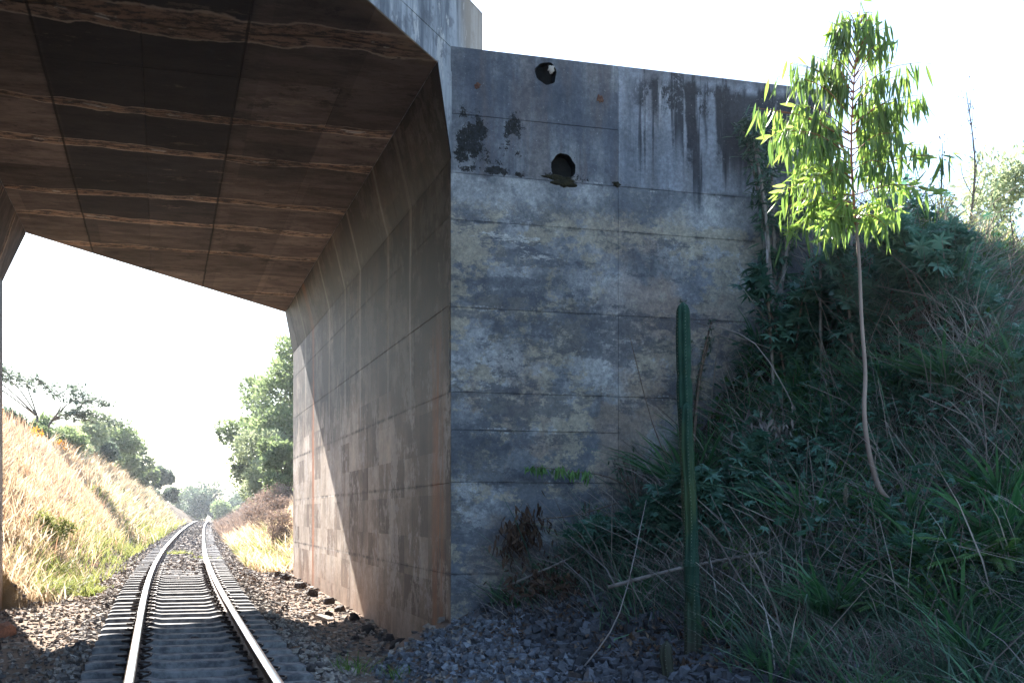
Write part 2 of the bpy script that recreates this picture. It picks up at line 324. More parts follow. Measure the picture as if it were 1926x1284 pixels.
def m_soffit():
    s = NT('sooty_soffit_concrete'); P, X, Y, Z = s.pos()
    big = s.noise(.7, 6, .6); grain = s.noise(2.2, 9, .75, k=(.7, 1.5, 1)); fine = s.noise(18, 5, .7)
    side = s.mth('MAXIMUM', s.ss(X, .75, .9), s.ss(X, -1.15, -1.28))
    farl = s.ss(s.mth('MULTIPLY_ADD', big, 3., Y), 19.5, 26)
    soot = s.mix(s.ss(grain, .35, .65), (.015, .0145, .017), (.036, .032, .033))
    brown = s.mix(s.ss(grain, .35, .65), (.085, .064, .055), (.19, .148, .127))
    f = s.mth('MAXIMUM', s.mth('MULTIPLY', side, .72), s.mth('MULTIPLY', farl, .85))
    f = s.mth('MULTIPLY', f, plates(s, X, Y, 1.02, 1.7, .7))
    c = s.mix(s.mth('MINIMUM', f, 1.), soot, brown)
    # mineral bands beside the cracks
    wav = s.mth('MULTIPLY', s.mth('SUBTRACT', s.noise(.55, 4, .55, off=3), .5), .75)
    w1 = s.mth('ADD', s.mth('MULTIPLY_ADD', X, -.03, Y), wav)
    wid = s.mth('MULTIPLY_ADD', s.noise(1.1, 5, off=13), .27, .01)
    nearw = s.ss(Y, 13.5, 12.2); 
    d = None
    for k in CRACKS:
        e = s.mth('ABSOLUTE', s.mth('SUBTRACT', w1, k))
        if k == 11.75: e = s.mth('MULTIPLY', e, .45)
        d = e if d is None else s.mth('MINIMUM', d, e)
    rel = s.mth('DIVIDE', d, wid)
    band = s.ss(rel, 1.05, .85)
    ext = s.ss(s.noise(.5, 2, off=27), .28, .34); band = s.mth('MULTIPLY', band, ext)
    bc = s.mix(s.noise(1.2, 3, off=81), (.26, .13, .075), (.32, .25, .19))
    bc = s.mix(s.ss(s.noise(7, 8, .8, k=(.7, 1.3, 1)), .46, .56), bc, (.06, .048, .045))
    c = s.mix(s.mth('MULTIPLY', band, .95), c, bc)
    rim = s.box1(rel, .85, 1.0, .06); c = s.mix(s.mth('MULTIPLY', s.mth('MULTIPLY', rim, ext), .9), c, (.42, .34, .27))
    white = s.mth('MULTIPLY', s.ss(rel, .3, .15), s.ss(s.noise(1.6, 6, .7, off=91), .56, .62)); c = s.mix(s.mth('MULTIPLY', white, ext), c, (.5, .47, .42))
    jx = s.mth('ABSOLUTE', s.mth('SUBTRACT', s.mth('MULTIPLY_ADD', s.noise(3, 3, off=19), .03, X), .825)); jx2 = s.mth('ABSOLUTE', s.mth('ADD', s.mth('MULTIPLY_ADD', s.noise(3, 3, off=29), .03, X), 1.195)); jx = s.mth('MINIMUM', jx, jx2); c = s.mix(s.ss(jx, .022, .008, 0, .8), c, (.008, .007, .007))
    bt = s.ss(s.noise(1.1, 9, .8, off=121), .55, .6, 0, .6); c = s.mix(s.mth('MULTIPLY', bt, s.ss(s.mth('ADD', X, 1.2), 0., .1)), c, (.014, .013, .014))
    pt = s.ss(s.noise(1.6, 9, .8, k=(.7, 1.6, 1), off=131), .60, .63, 0, .45); c = s.mix(pt, c, (.22, .17, .14))
    crk = s.ss(rel, .1, .05); c = s.mix(s.mth('MULTIPLY', crk, .7), c, (.01, .01, .01))
    # pale worn corner by the near edge
    corner = s.mth('MULTIPLY', s.ss(s.mth('MULTIPLY_ADD', big, 1.8, s.mth('SUBTRACT', s.mth('MULTIPLY', X, 1.327), Y)), -8.0, -7.5), s.ss(X, -.3, .8))
    c = s.mix(s.mth('MULTIPLY', corner, .55), c, (.24, .18, .125))
    c = s.mix(s.ss(s.vor(3.8, k=(.9, 1.8, 1)), .06, .09, .8, 0), c, (.008, .008, .008))
    c = objvar(s, c, .75)
    return s.fin(c, .88, 0, s.bump(s.mth('ADD', grain, s.mth('MULTIPLY', fine, .4)), .5, .012), .2)
def m_fascia():
    s = NT('pale_fascia_concrete'); P, X, Y, Z = s.pos()
    st = s.noise(6, 7, .65, k=(1, 1, .12)); mid = s.noise(3, 7, .68, off=3)
    c = s.mix(s.ss(st, .38, .62), (.14, .15, .165), (.36, .37, .38)); c = s.mix(s.ss(mid, .5, .62, 0, .6), c, (.1, .1, .11))
    c = s.mix(s.mth('MULTIPLY', s.ss(s.noise(4, 6, .7, k=(1, 1, .4), off=20), .58, .63), .8), c, (.5, .48, .45))
    w_ = s.mth('MULTIPLY', s.ss(X, 3.05, 3.3), .6); c = s.mix(w_, c, (.42, .34, .25))  # right end tinted warm, painting in sunlight on the parapet end
    return s.fin(c, .92, 0, s.bump(mid, .6, .02), .15)
def simple(name, c1, c2, scale=4, rough=.9, bump=.4, k=None, bd=.01, metal=0, spec=.3, detail=6):
    s = NT(name); n = s.noise(scale, detail, .65, k=k); c = s.mix(s.ss(n, .32, .68), c1, c2)
    return s.fin(c, rough, metal, s.bump(n, bump, bd), spec)
def islandmat(name, stops, rough=.9, spec=.25, bscale=30, transl=0):
    s = NT(name); s.pos(); c = s.ramp(s.island, stops); n = s.noise(bscale, 4, .7); c = s.hsv(c, .5, 1., s.ss(n, .3, .7, .7, 1.25))
    return s.fin(c, rough, 0, s.bump(n, .5, .01) if not transl else None, spec, transl)
def m_ground():
    s = NT('soil_and_litter'); P, X, Y, Z = s.pos()
    n = s.noise(2.2, 8, .7); f = s.noise(26, 6, .75)
    c = s.mix(s.ss(n, .35, .65), (.035, .026, .019), (.085, .062, .042))
    form = s.mth('MULTIPLY', s.box1(X, -2.6, 4.5, .5), s.ss(Z, .25, .05)); c = s.mix(s.mth('MULTIPLY', form, s.ss(f, .3, .6, .7, 1.)), c, s.mix(s.ss(X, 1.3, 1.9), s.mix(s.ss(X, -1.0, -.6), (.27, .20, .15), (.08, .065, .055)), (.25, .18, .135)))
    dry = s.mth('MULTIPLY', s.ss(X, -1.4, -2.4), s.ss(Y, 20, 21)); c = s.mix(s.mth('MULTIPLY', dry, .8), c, s.mix(n, (.13, .085, .04), (.3, .22, .12)))
    far = s.ss(Y, 28, 31); c = s.mix(s.mth('MULTIPLY', far, .5), c, (.12, .085, .05))
    return s.fin(c, .97, 0, s.bump(s.mth('MULTIPLY_ADD', f, .6, n), .9, .05), .1)
M = dict(
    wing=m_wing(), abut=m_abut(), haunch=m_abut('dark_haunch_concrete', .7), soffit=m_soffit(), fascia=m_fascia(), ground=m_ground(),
    hole=simple('painted_dark_bore', (.003, .003, .003), (.012, .01, .008), 8, .95),  # near-black colour stands in for the shade inside the shallow holes
    moss=simple('black_moss', (.012, .011, .006), (.035, .028, .012), 30, 1, 1, bd=.02),
    rustpock=simple('rust_stain', (.07, .03, .02), (.14, .07, .045), 30, 1, .6),
    railtop=simple('polished_rail_head', (.84, .84, .85), (.92, .92, .93), 12, .28, .05, k=(1, .1, 1), metal=1, spec=.5),
    railside=simple('rusty_rail_web', (.05, .028, .02), (.11, .06, .04), 20, .8, .5),
    clip=simple('rusted_spring_clip', (.03, .02, .017), (.07, .045, .035), 40, .6, .3, metal=.4),
    sleeper=simple('dusty_concrete_sleeper', (.09, .086, .088), (.26, .25, .24), 9, .85, .6, spec=.2),
    ballast=islandmat('ballast_stone', [(0, (.07, .06, .058)), (.3, (.17, .145, .13)), (.65, (.30, .255, .215)), (.9, (.42, .36, .30)), (1, (.22, .13, .085))], .85, .2),
    gravel=islandmat('blue_grey_gravel', [(0, (.055, .058, .068)), (.5, (.15, .157, .175)), (.85, (.25, .265, .29)), (1, (.12, .10, .09))], .75, .4),
    darkgravel=islandmat('dark_gravel', [(0, (.03, .03, .034)), (.6, (.075, .075, .082)), (.9, (.13, .135, .15)), (1, (.09, .06, .045))], .7, .4),
    darkrock=islandmat('dark_rock', [(0, (.03, .026, .025)), (1, (.07, .055, .05))], .85, .3),
    rust_rock=islandmat('red_brown_rock', [(0, (.2, .09, .055)), (1, (.3, .15, .1))], .9, .2),
    litter=islandmat('dry_leaf_litter', [(0, (.05, .03, .02)), (.5, (.12, .075, .05)), (1, (.23, .16, .11))], .9, .15, 20, .15),
    drygrass=leafmat('golden_dry_grass', (.38, .28, .17), (.72, .62, .46), .8, .35, .1),
    rustgrass=leafmat('russet_seed_grass', (.34, .22, .14), (.50, .38, .26), .8, .35, .1),
    limegrass=leafmat('lime_green_grass', (.14, .18, .06), (.28, .28, .12), .6, .4, .2),
    orangeleaf=leafmat('orange_leaf', (.5, .24, .03), (.6, .34, .06), .7, .4, .2),
    shadegrass=leafmat('shaded_green_grass', (.05, .10, .07), (.13, .20, .13), .5, .3, .35),
    strapleaf=leafmat('glossy_strap_leaf', (.04, .12, .05), (.10, .22, .095), .35, .3, .5),
    straw=leafmat('grey_straw', (.13, .105, .10), (.38, .33, .29), .8, .15, .1),
    freshgrass=leafmat('fresh_green_grass', (.06, .14, .025), (.12, .22, .05), .5, .4, .3),
    castor=leafmat('blue_green_broad_leaf', (.05, .125, .085), (.11, .21, .15), .4, .3, .45),
    darkleaf=leafmat('dark_green_leaf', (.04, .085, .06), (.08, .15, .09), .45, .25, .4),
    euc=leafmat('eucalyptus_leaf', (.07, .13, .045), (.23, .33, .09), .38, .55, .45),
    euc2=leafmat('young_eucalyptus_leaf', (.12, .21, .055), (.27, .36, .11), .4, .5, .4),
    treeleaf=leafmat('broadleaf_tree_leaf', (.10, .14, .07), (.22, .27, .14), .5, .45, .35),
    treeleaf2=leafmat('pale_tree_leaf', (.20, .24, .14), (.34, .38, .24), .55, .4, .35),
    blueleaf=leafmat('grey_green_leaf', (.09, .12, .09), (.17, .21, .15), .55, .3, .35),
    brownbush=leafmat('dry_brown_bush', (.20, .15, .12), (.36, .29, .24), .85, .2, .1),
    deadleaf=leafmat('dead_brown_leaf', (.05, .03, .022), (.12, .075, .05), .9, .15, .1),
    fern=leafmat('fern_frond_green', (.05, .11, .03), (.09, .17, .05), .5, .35, .3),
    weed=leafmat('light_green_weed', (.09, .18, .06), (.14, .25, .08), .5, .35, .3),
    bark=simple('grey_bark', (.07, .055, .045), (.17, .14, .115), 14, .95, .8, k=(1, 1, .3)),
    palebark=simple('pale_stem_bark', (.18, .15, .13), (.3, .26, .23), 14, .9, .5),
    eucbark=simple('pinkish_eucalyptus_bark', (.20, .14, .11), (.33, .25, .20), 6, .7, .3, k=(1, 1, .3)),
    eucred=simple('red_young_bark', (.22, .07, .035), (.34, .13, .06), 10, .6, .2),
    twig=simple('brown_twig_bark', (.09, .06, .045), (.2, .15, .12), 20, .9, .4),
    seed=leafmat('cream_seed_head', (.35, .3, .22), (.5, .45, .36), .9, .3, .1),
    spine=simple('pale_cactus_spine', (.3, .3, .22), (.4, .4, .3), 20, .6, .1),
)
def m_cactus():
    s = NT('cactus_skin'); P, X, Y, Z = s.pos()
    n = s.noise(9, 5, .6); c = s.mix(s.ss(n, .35, .65), (.011, .04, .025), (.02, .058, .036))
    old = s.mth('MULTIPLY', s.ss(s.noise(3, 6, .6, k=(1, 1, .4), off=4), .42, .6), s.ss(Z, 2.5, 1.8)); c = s.mix(s.mth('MULTIPLY', old, .7), c, (.05, .075, .028))
    low = s.ss(Z, 1.4, .2); c = s.mix(s.mth('MULTIPLY', low, .5), c, (.035, .06, .05)); cork = s.ss(s.mth('MULTIPLY_ADD', n, .7, Z), .75, .5); c = s.mix(s.mth('MULTIPLY', cork, .8), c, (.06, .055, .04)); sc_ = s.ss(s.noise(16, 6, .8, k=(1, 1, .6)), .6, .66, 0, .6); c = s.mix(sc_, c, (.085, .09, .05))
    return s.fin(c, .6, 0, s.bump(n, .3, .005), .15)
M['cactus'] = m_cactus()

# ------------------------------------------------------------------ the lie of the land
XR, XL = 3.0, -2.53                     # faces of the two abutments
SK = 1.327                              # skew of the deck: dy/dx of its edges
def yn(x): return 12.35+SK*(x-XR)
def yf(x): return 28.3+SK*(x-XR)
YFL = float(yf(XL))
HS, HB, HX = 6.02, 5.1, .22             # soffit, foot of haunch, haunch width
_cy = [-20, 5, 10.9, 14.1, 19.2, 24.3, 34.1, 54.9, 80, 107.6, 150, 260]
_cx = [.30, .30, .295, .285, .29, .355, .60, 1.26, 2.15, 3.3, 5.6, 14]
_zy = [-20, 9, 13.6, 19, 24.3, 34, 55, 107, 125, 160, 300]
_zz = [-.05, 0, .07, .155, .23, .33, .45, .64, .62, .2, 0]
yy = np.linspace(-20, 260, 1401)
def smooth(a, n=41):
    k = np.ones(n)/n; return np.convolve(np.pad(a, n//2, mode='edge'), k, 'valid')
_XC = smooth(smooth(np.interp(yy, _cy, _cx))); _ZC = smooth(np.interp(yy, _zy, _zz), 21)
def xc(y): return np.interp(y, yy, _XC)
def zc(y): return np.interp(y, yy, _ZC)
def sst(v, a, b):
    t = np.clip((v-a)/(b-a), 0, 1); return t*t*(3-2*t)
_r = np.random.RandomState(5); _ph = _r.uniform(0, 6.28, (14, 3)); _fr = _r.uniform(.25, 2.6, (14,)); _an = _r.uniform(0, 6.28, 14)
def wobble(x, y):
    o = 0
    for i in range(14):
        o = o+np.sin((x*np.cos(_an[i])+y*np.sin(_an[i]))*_fr[i]*1.6+_ph[i, 0])/(1+_fr[i]*2)
    return o*.25
def H(x, y):
    x = np.asarray(x, float); y = np.asarray(y, float)
    c = xc(y); z0 = zc(y); d = x-c; wb = wobble(x, y)
    ad = np.abs(d)
    base = z0-.215-.26*sst(ad, 1.0, 1.9)-.05*sst(ad, 1.05, .9)*sst(y, 25, 19)
    # cutting beyond the bridge
    toeL = -1.75-.7*sst(y, 30, 21); toeR = 2.5-.8*sst(y, 31, 38)
    left = np.minimum(np.maximum((toeL-d), 0)*1.12, 3.55+.55*sst(y, 42, 75)+.05*np.maximum(-d-6, 0)); left = left*(1-.35*sst(y, 110, 190))
    right = np.minimum(np.maximum((d-toeR), 0)*.62, 3.2)*(1-.5*sst(y, 110, 190))
    zf = base+left+right+wb*np.clip(ad-1.5, 0, 2)*.22
    # near, right-hand bank
    s_ = x-.38*(12.35-y)
    pr = np.interp(s_, [1.6, 2.3, 2.9, 3.4, 4, 5.2, 5.85, 6.9, 7.5, 8.5, 12], [0, .22, .42, .66, .95, 1.75, 2.45, 3.95, 4.8, 5.3, 5.6])
    lev = 6.2-1.3*sst(x, 7.4, 8.6)-.26*np.clip(x-8.6, 0, 5)
    cap = np.maximum(lev-1.1*(12.35-y), .25+.1*np.maximum(x-4, 0))+.4
    zn = base*0-.4+np.minimum(pr, cap)+wb*.10*sst(pr, .1, 1)
    zn = np.where(d < 1.7, base, np.maximum(base*(1-sst(d, 1.7, 2.3))+zn*sst(d, 1.7, 2.3), -.6))
    # low side left of the track near the camera: open ground rising to the left
    zl = base+np.maximum(-d-2.6, 0)*.6
    zn = np.where(d < 0, np.minimum(zl, 5.2), zn)
    # fill behind the abutments
    far_side = y > 20.3
    z = np.where(x < 0, np.where(y > YFL, zf, np.where(y < 5.45, zn, np.where(x < XL-.3, 6.2, base))),
                 np.where(y > 28.0, np.where((x > XR+.3) & (y < 28.6), 6.2, zf), np.where(y < 12.65, zn, np.where(x > XR+.3, lev, base))))
    return z
# ground sheet: fine where the photograph looks, coarse to the horizon
gx = np.unique(np.concatenate([[-900, -400, -150, -80, -50, -35, -25, -18, -14], np.arange(-11, -3.2, .35), [XL-.45, XL-.15], np.arange(-2.4, 3.0, .15), [XR+.15, XR+.45], np.arange(3.6, 12, .2), [12.5, 13.5, 15, 17, 20, 25, 32, 45, 70, 150, 400, 900]]).round(4))
gy = np.unique(np.concatenate([[-300, -100, -40, -20, -10, -5, -2, 0, 2, 3, 4, 5, 5.3, 5.6], np.arange(6, 12.4, .15), [12.5, 12.8], np.arange(13, 20, .25), [YFL-.15, YFL+.15], np.arange(21.4, 27.9, .3), [27.95, 28.05, 28.55, 28.65], np.arange(29, 60, .5), np.arange(60, 130, 2), [140, 160, 190, 230, 300, 420, 700, 1200, 2000]]).round(4))
GX, GY = np.meshgrid(gx, gy); GZ = H(GX, GY)
n0, n1 = GX.shape
idx = np.arange(n0*n1).reshape(n0, n1)
m = MA(); m.add(np.stack([GX, GY, GZ], 2).reshape(-1, 3), np.stack([idx[:-1, :-1], idx[:-1, 1:], idx[1:, 1:], idx[1:, :-1]], 2).reshape(-1, 4))
g = m.build('ground', M['ground'], smooth=True); tag(g, 'bare soil, railway formation and cutting slopes under the grass', kind='structure')

# ------------------------------------------------------------------ thin haze
hm = bpy.data.materials.new('thin_haze'); hm.use_nodes = True; ht = hm.node_tree; ht.nodes.clear()
hv = ht.nodes.new('ShaderNodeVolumePrincipled'); hv.inputs['Color'].default_value = (.85, .92, 1, 1); hv.inputs['Density'].default_value = .0004; hv.inputs['Anisotropy'].default_value = .55
ho = ht.nodes.new('ShaderNodeOutputMaterial'); ht.links.new(hv.outputs[0], ho.inputs['Volume'])
tag(box(MA(), -950, 950, -350, 2050, -8, 16).build('haze', hm), 'thin sunlit haze over the railway cutting', kind='stuff')
# ------------------------------------------------------------------ the bridge
br = empty('concrete_overpass', (XR, 12.35, 0), 'weathered concrete railway overpass with sooty underside, spanning the track', 'bridge')
def clip_poly(P, f):
    out = []
    for i in range(len(P)):
        a, b = P[i], P[(i+1) % len(P)]; fa, fb = f(a), f(b)
        if fa >= 0: out.append(a)
        if fa*fb < 0:
            t = fa/(fa-fb); out.append((a[0]+(b[0]-a[0])*t, a[1]+(b[1]-a[1])*t))
    return out
def inset(P, e):
    n = len(P); A = sum(P[i][0]*P[(i+1) % n][1]-P[(i+1) % n][0]*P[i][1] for i in range(n)); sgn = 1 if A > 0 else -1
    L = []
    for i in range(n):
        a = np.array(P[i], float); b = np.array(P[(i+1) % n], float); d = b-a; ln = np.linalg.norm(d)
        if ln < 1e-6: continue
        d /= ln; L.append((a+sgn*e*np.array([-d[1], d[0]]), d))
    out = []
    for i in range(len(L)):
        p, d = L[i-1]; q, e2 = L[i]
        den = d[0]*e2[1]-d[1]*e2[0]
        if abs(den) < 1e-6: continue
        t = ((q[0]-p[0])*e2[1]-(q[1]-p[1])*e2[0])/den; out.append(tuple(p+t*d))
    return out
def panel(name, P, O, U, V, N, mat, parent, th=.012, gap=.0015, bev=.002):
    """a slab with chamfered edges: plan polygon P in the (U,V) plane through O, front face towards N"""
    if len(P) < 3: return None
    A = abs(sum(P[i][0]*P[(i+1) % len(P)][1]-P[(i+1) % len(P)][0]*P[i][1] for i in range(len(P))))/2
    if A < .02: return None
    a = inset(P, gap); b = inset(P, gap+bev)
    if len(a) != len(b) or len(a) < 3: return None
    O, U, V, N = (np.array(t, float) for t in (O, U, V, N))
    pr_ = random.uniform(-.0015, .002)
    f = lambda p, h: O+U*p[0]+V*p[1]+N*h
    n = len(a); v = [f(p, -th) for p in a]+[f(p, -bev) for p in a]+[f(p, pr_) for p in b]
    q = [(i, (i+1) % n, n+(i+1) % n, n+i) for i in range(n)]+[(n+i, n+(i+1) % n, 2*n+(i+1) % n, 2*n+i) for i in range(n)]
    t = [(2*n, 2*n+i, 2*n+i+1) for i in range(1, n-1)]
    return MA().add(v, q, t).build(name, mat, parent)
R4 = lambda a0, a1, b0, b1: [(a0, b0), (a1, b0), (a1, b1), (a0, b1)]
# deck: slab, soffit panels
X0, X1 = -4.6, 3.55
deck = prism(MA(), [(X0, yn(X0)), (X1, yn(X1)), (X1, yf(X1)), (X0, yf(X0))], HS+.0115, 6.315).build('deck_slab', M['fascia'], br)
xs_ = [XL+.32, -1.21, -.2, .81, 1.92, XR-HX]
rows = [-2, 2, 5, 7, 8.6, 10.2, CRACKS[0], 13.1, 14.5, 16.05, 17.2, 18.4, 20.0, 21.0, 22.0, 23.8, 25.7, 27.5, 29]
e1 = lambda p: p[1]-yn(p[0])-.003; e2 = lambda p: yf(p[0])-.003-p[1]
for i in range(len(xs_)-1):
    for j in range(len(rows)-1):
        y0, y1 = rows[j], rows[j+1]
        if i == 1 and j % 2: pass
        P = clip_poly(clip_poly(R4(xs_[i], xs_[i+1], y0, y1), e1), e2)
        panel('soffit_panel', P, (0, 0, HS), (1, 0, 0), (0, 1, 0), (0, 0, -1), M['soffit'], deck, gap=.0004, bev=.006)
# left overhang of the slab beyond the left abutment needs its own soffit
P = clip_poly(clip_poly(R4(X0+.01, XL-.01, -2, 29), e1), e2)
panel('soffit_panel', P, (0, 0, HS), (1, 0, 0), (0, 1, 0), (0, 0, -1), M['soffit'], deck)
# parapet along the near edge (its end stops behind the wing wall), low kerb on the far edge
nv = np.array([.799, -.602])            # pointing out of the deck towards the camera side
dv = np.array([.602, .799])
def strip(mm, s0, s1, off0, off1, z0, z1, far=False):
    o = np.array([XR, yf(XR) if far else 12.35])
    P = [o+dv*s0-nv*off0, o+dv*s1-nv*off0, o+dv*s1-nv*off1, o+dv*s0-nv*off1]
    return prism(mm, [tuple(p) for p in P], z0, z1)
par = strip(MA(), -12, .916, -.004, .24, 6.318, 7.03).build('parapet', M['fascia'], br)
strip(MA(), -12, .918, -.006, .242, 7.031, 7.05).build('parapet_coping', M['fascia'], par)
# right abutment
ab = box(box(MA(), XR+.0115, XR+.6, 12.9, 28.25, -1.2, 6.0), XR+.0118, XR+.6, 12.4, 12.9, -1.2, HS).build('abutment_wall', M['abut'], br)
zj = [-.9, .6, 1.59, 2.58, 3.53, 4.5, HB]; yj = [12.353, 14.27, 16.05, 17.75, 19.5, 21.25, 22.95, 24.6, 26.4, 28.28]
for i in range(len(yj)-1):
    for j in range(len(zj)-1):
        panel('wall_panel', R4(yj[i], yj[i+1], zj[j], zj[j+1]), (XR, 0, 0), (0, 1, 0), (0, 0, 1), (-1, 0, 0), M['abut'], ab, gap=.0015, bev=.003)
# right haunch: prism with skewed ends and sloping panels
def haunch(xw, xs, sgn):
    HX = abs(xw-xs)
    m = MA(); y0a, y0b = yn(xw)+.0, yn(xs); y1a, y1b = yf(xw), yf(xs)
    o = .0113*sgn
    v = [(xw+o, y0a, HB-.002), (xs+o, y0b, HS-.002), (xw+o, y0a, HS+.028), (xs+o, y0b, HS+.028), (xw+o, y1a, HB-.002), (xs+o, y1b, HS-.002), (xw+o, y1a, HS+.028), (xs+o, y1b, HS+.028)]
    m.add(v, [(0, 1, 5, 4), (0, 4, 6, 2), (0, 2, 3, 1), (4, 5, 7, 6), (2, 6, 7, 3)])
    h = m.build('haunch', M['fascia'], br)
    L = math.hypot(HX, HS-HB); V = np.array([(xs-xw)/L, 0, (HS-HB)/L]); N = np.array([-sgn*(HS-HB)/L, 0, -HX/L])
    js = [-2, 2, 5, 7, 8.6, 10.2, 11.75, 13.1, 14.5, 15.3, 16.05, 17.2, 18.4, 20, 21, 22, 23.8, 25.7, 27.2, 29]
    for a, b in zip(js[:-1], js[1:]):
        f1 = lambda p: p[0]-(y0a+(y0b-y0a)*p[1]/L)-.002; f2 = lambda p: (y1a+(y1b-y1a)*p[1]/L)-.002-p[0]
        for v0, v1 in ((0, L*.5), (L*.5, L)) if a in (13.1, 14.5, 10.2) else ((0, L),):
            P = clip_poly(clip_poly(R4(a, b, v0, v1), f1), f2)
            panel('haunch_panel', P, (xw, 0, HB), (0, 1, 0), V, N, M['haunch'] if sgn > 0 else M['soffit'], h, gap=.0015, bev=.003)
    return h
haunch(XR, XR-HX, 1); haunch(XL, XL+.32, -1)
# left abutment
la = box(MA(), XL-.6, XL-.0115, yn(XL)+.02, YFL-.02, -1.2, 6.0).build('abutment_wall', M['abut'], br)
yl = [float(yn(XL)), 7, 9, 11, 13, 15, 17, 19, YFL]
for i in range(len(yl)-1):
    for j in range(len(zj)-1):
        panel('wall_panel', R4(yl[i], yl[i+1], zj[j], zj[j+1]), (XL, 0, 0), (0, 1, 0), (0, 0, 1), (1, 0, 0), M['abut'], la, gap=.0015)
# near right wing wall, with two open pipe holes
WT = 6.33
ww = box(MA(), XR+.03, 7.7, 12.47, 12.95, -1.2, WT-.012).build('wing_wall', M['wing'], br)
def holed(P4, hx, hz, r, seed):
    """panel with an irregular round hole and a short dark bore behind it"""
    rg = np.random.RandomState(seed); K = 28; a0, a1, b0, b1 = P4; g_ = .003
    a0 += g_; a1 -= g_; b0 += g_; b1 -= g_
    ang = sorted(list(np.linspace(0, 2*math.pi, K, endpoint=False))+[math.atan2(b-hz, a-hx) % (2*math.pi) for a in (a0, a1) for b in (b0, b1)])
    outer, inner = [], []
    for t in ang:
        c, s = math.cos(t), math.sin(t); ks = []
        if c > 1e-9: ks.append((a1-hx)/c)
        if c < -1e-9: ks.append((a0-hx)/c)
        if s > 1e-9: ks.append((b1-hz)/s)
        if s < -1e-9: ks.append((b0-hz)/s)
        k = min(ks); outer.append((hx+c*k, hz+s*k)); rr = r*(1+.05*math.sin(3*t+seed)+.03*math.sin(7*t)+rg.uniform(-.025, .025)); inner.append((hx+c*rr, hz+s*rr))
    n = len(ang); m = MA()
    v = [(x, 12.35, z) for x, z in outer]+[(x, 12.35, z) for x, z in inner]+[(x, 12.45, z) for x, z in outer]
    q = [(n+i, n+(i+1) % n, (i+1) % n, i) for i in range(n)]+[(i, (i+1) % n, 2*n+(i+1) % n, 2*n+i) for i in range(n)]
    o = m.add(v, q).build('wall_panel', M['wing'], ww)
    b = MA(); v = [(x, 12.35, z) for x, z in inner]+[(hx+(x-hx)*.9, 12.46, hz+(z-hz)*.9) for x, z in inner]+[(hx, 12.461, hz)]
    b.add(v, [(i, n+i, n+(i+1) % n, (i+1) % n) for i in range(n)], [(n+i, 2*n, n+(i+1) % n) for i in range(n)]).build('drain_hole', M['hole'], ww)
zw = [-.9, .6, 1.6, 2.17, 2.58, 3.5, 4.45, 4.96]; xw = [3.0, 4.95, 6.9, 7.7]
for i in range(3):
    for j in range(len(zw)-1):
        if zw[j] == 2.17 and i: continue
        z1 = zw[j+1]
        if zw[j] == 1.6 and i: z1 = 2.58
        panel('wall_panel', R4(xw[i], xw[i+1], zw[j], z1), (0, 12.35, 0), (1, 0, 0), (0, 0, 1), (0, -1, 0), M['wing'], ww, th=.1, gap=.0012, bev=.003)
holed((3.0, 4.95, 4.96, 5.6), 4.29, 5.13, .145, 3); holed((3.0, 4.95, 5.6, WT), 4.09, 6.15, .125, 5)
for i in (1, 2): panel('wall_panel', R4(xw[i], xw[i+1], 4.96, WT), (0, 12.35, 0), (1, 0, 0), (0, 0, 1), (0, -1, 0), M['wing'], ww, th=.1, gap=.0012, bev=.003)
def blob_patch(x, z, rx, rz, seed, mat, name, th=.02, n=30):
    rg = np.random.RandomState(seed); t = np.linspace(0, 2*math.pi, n, endpoint=False); m = MA()
    rr = 1+.18*np.sin(2*t+seed)+.16*np.sin(5*t+seed*2)+rg.uniform(-.14, .14, n)
    V = [(x+rx*rr[i]*math.cos(t[i]), 12.351, z+rz*rr[i]*math.sin(t[i])) for i in range(n)]+[(x+.75*rx*rr[i]*math.cos(t[i]), 12.35-th, z+.75*rz*rr[i]*math.sin(t[i])) for i in range(n)]+[(x, 12.35-th*1.2, z)]
    m.add(V, [(i, (i+1) % n, n+(i+1) % n, n+i) for i in range(n)], [(n+i, n+(i+1) % n, 2*n) for i in range(n)])
    return m.build(name, mat, ww)
blob_patch(4.31, 4.95, .13, .06, 2, M['moss'], 'moss_patch'); blob_patch(4.24, 5.0, .17, .035, 9, M['moss'], 'moss_patch', .012)
blob_patch(4.93, 4.985, .055, .028, 4, M['moss'], 'moss_patch', .01)
blob_patch(3.3, 5.93, .035, .035, 6, M['rustpock'], 'rust_patch', .006); blob_patch(4.73, 5.93, .035, .055, 8, M['rustpock'], 'rust_patch', .006)
blob_patch(4.15, 6.2, .045, .04, 30, M['fascia'], 'lime_patch', .012)
# hidden wings that hold the fill at the other corners
box(MA(), XR+.03, 9, 27.9, 28.28, -1.2, 6.3).build('wing_wall', M['wing'], br)
box(MA(), -9, XL-.03, yn(XL)-.001+.0, yn(XL)+.5, -1.2, 6.3).build('wing_wall', M['wing'], br)
box(MA(), -9, XL-.605, YFL-.5, YFL-.02, -1.2, 6.3).build('wing_wall', M['wing'], br)

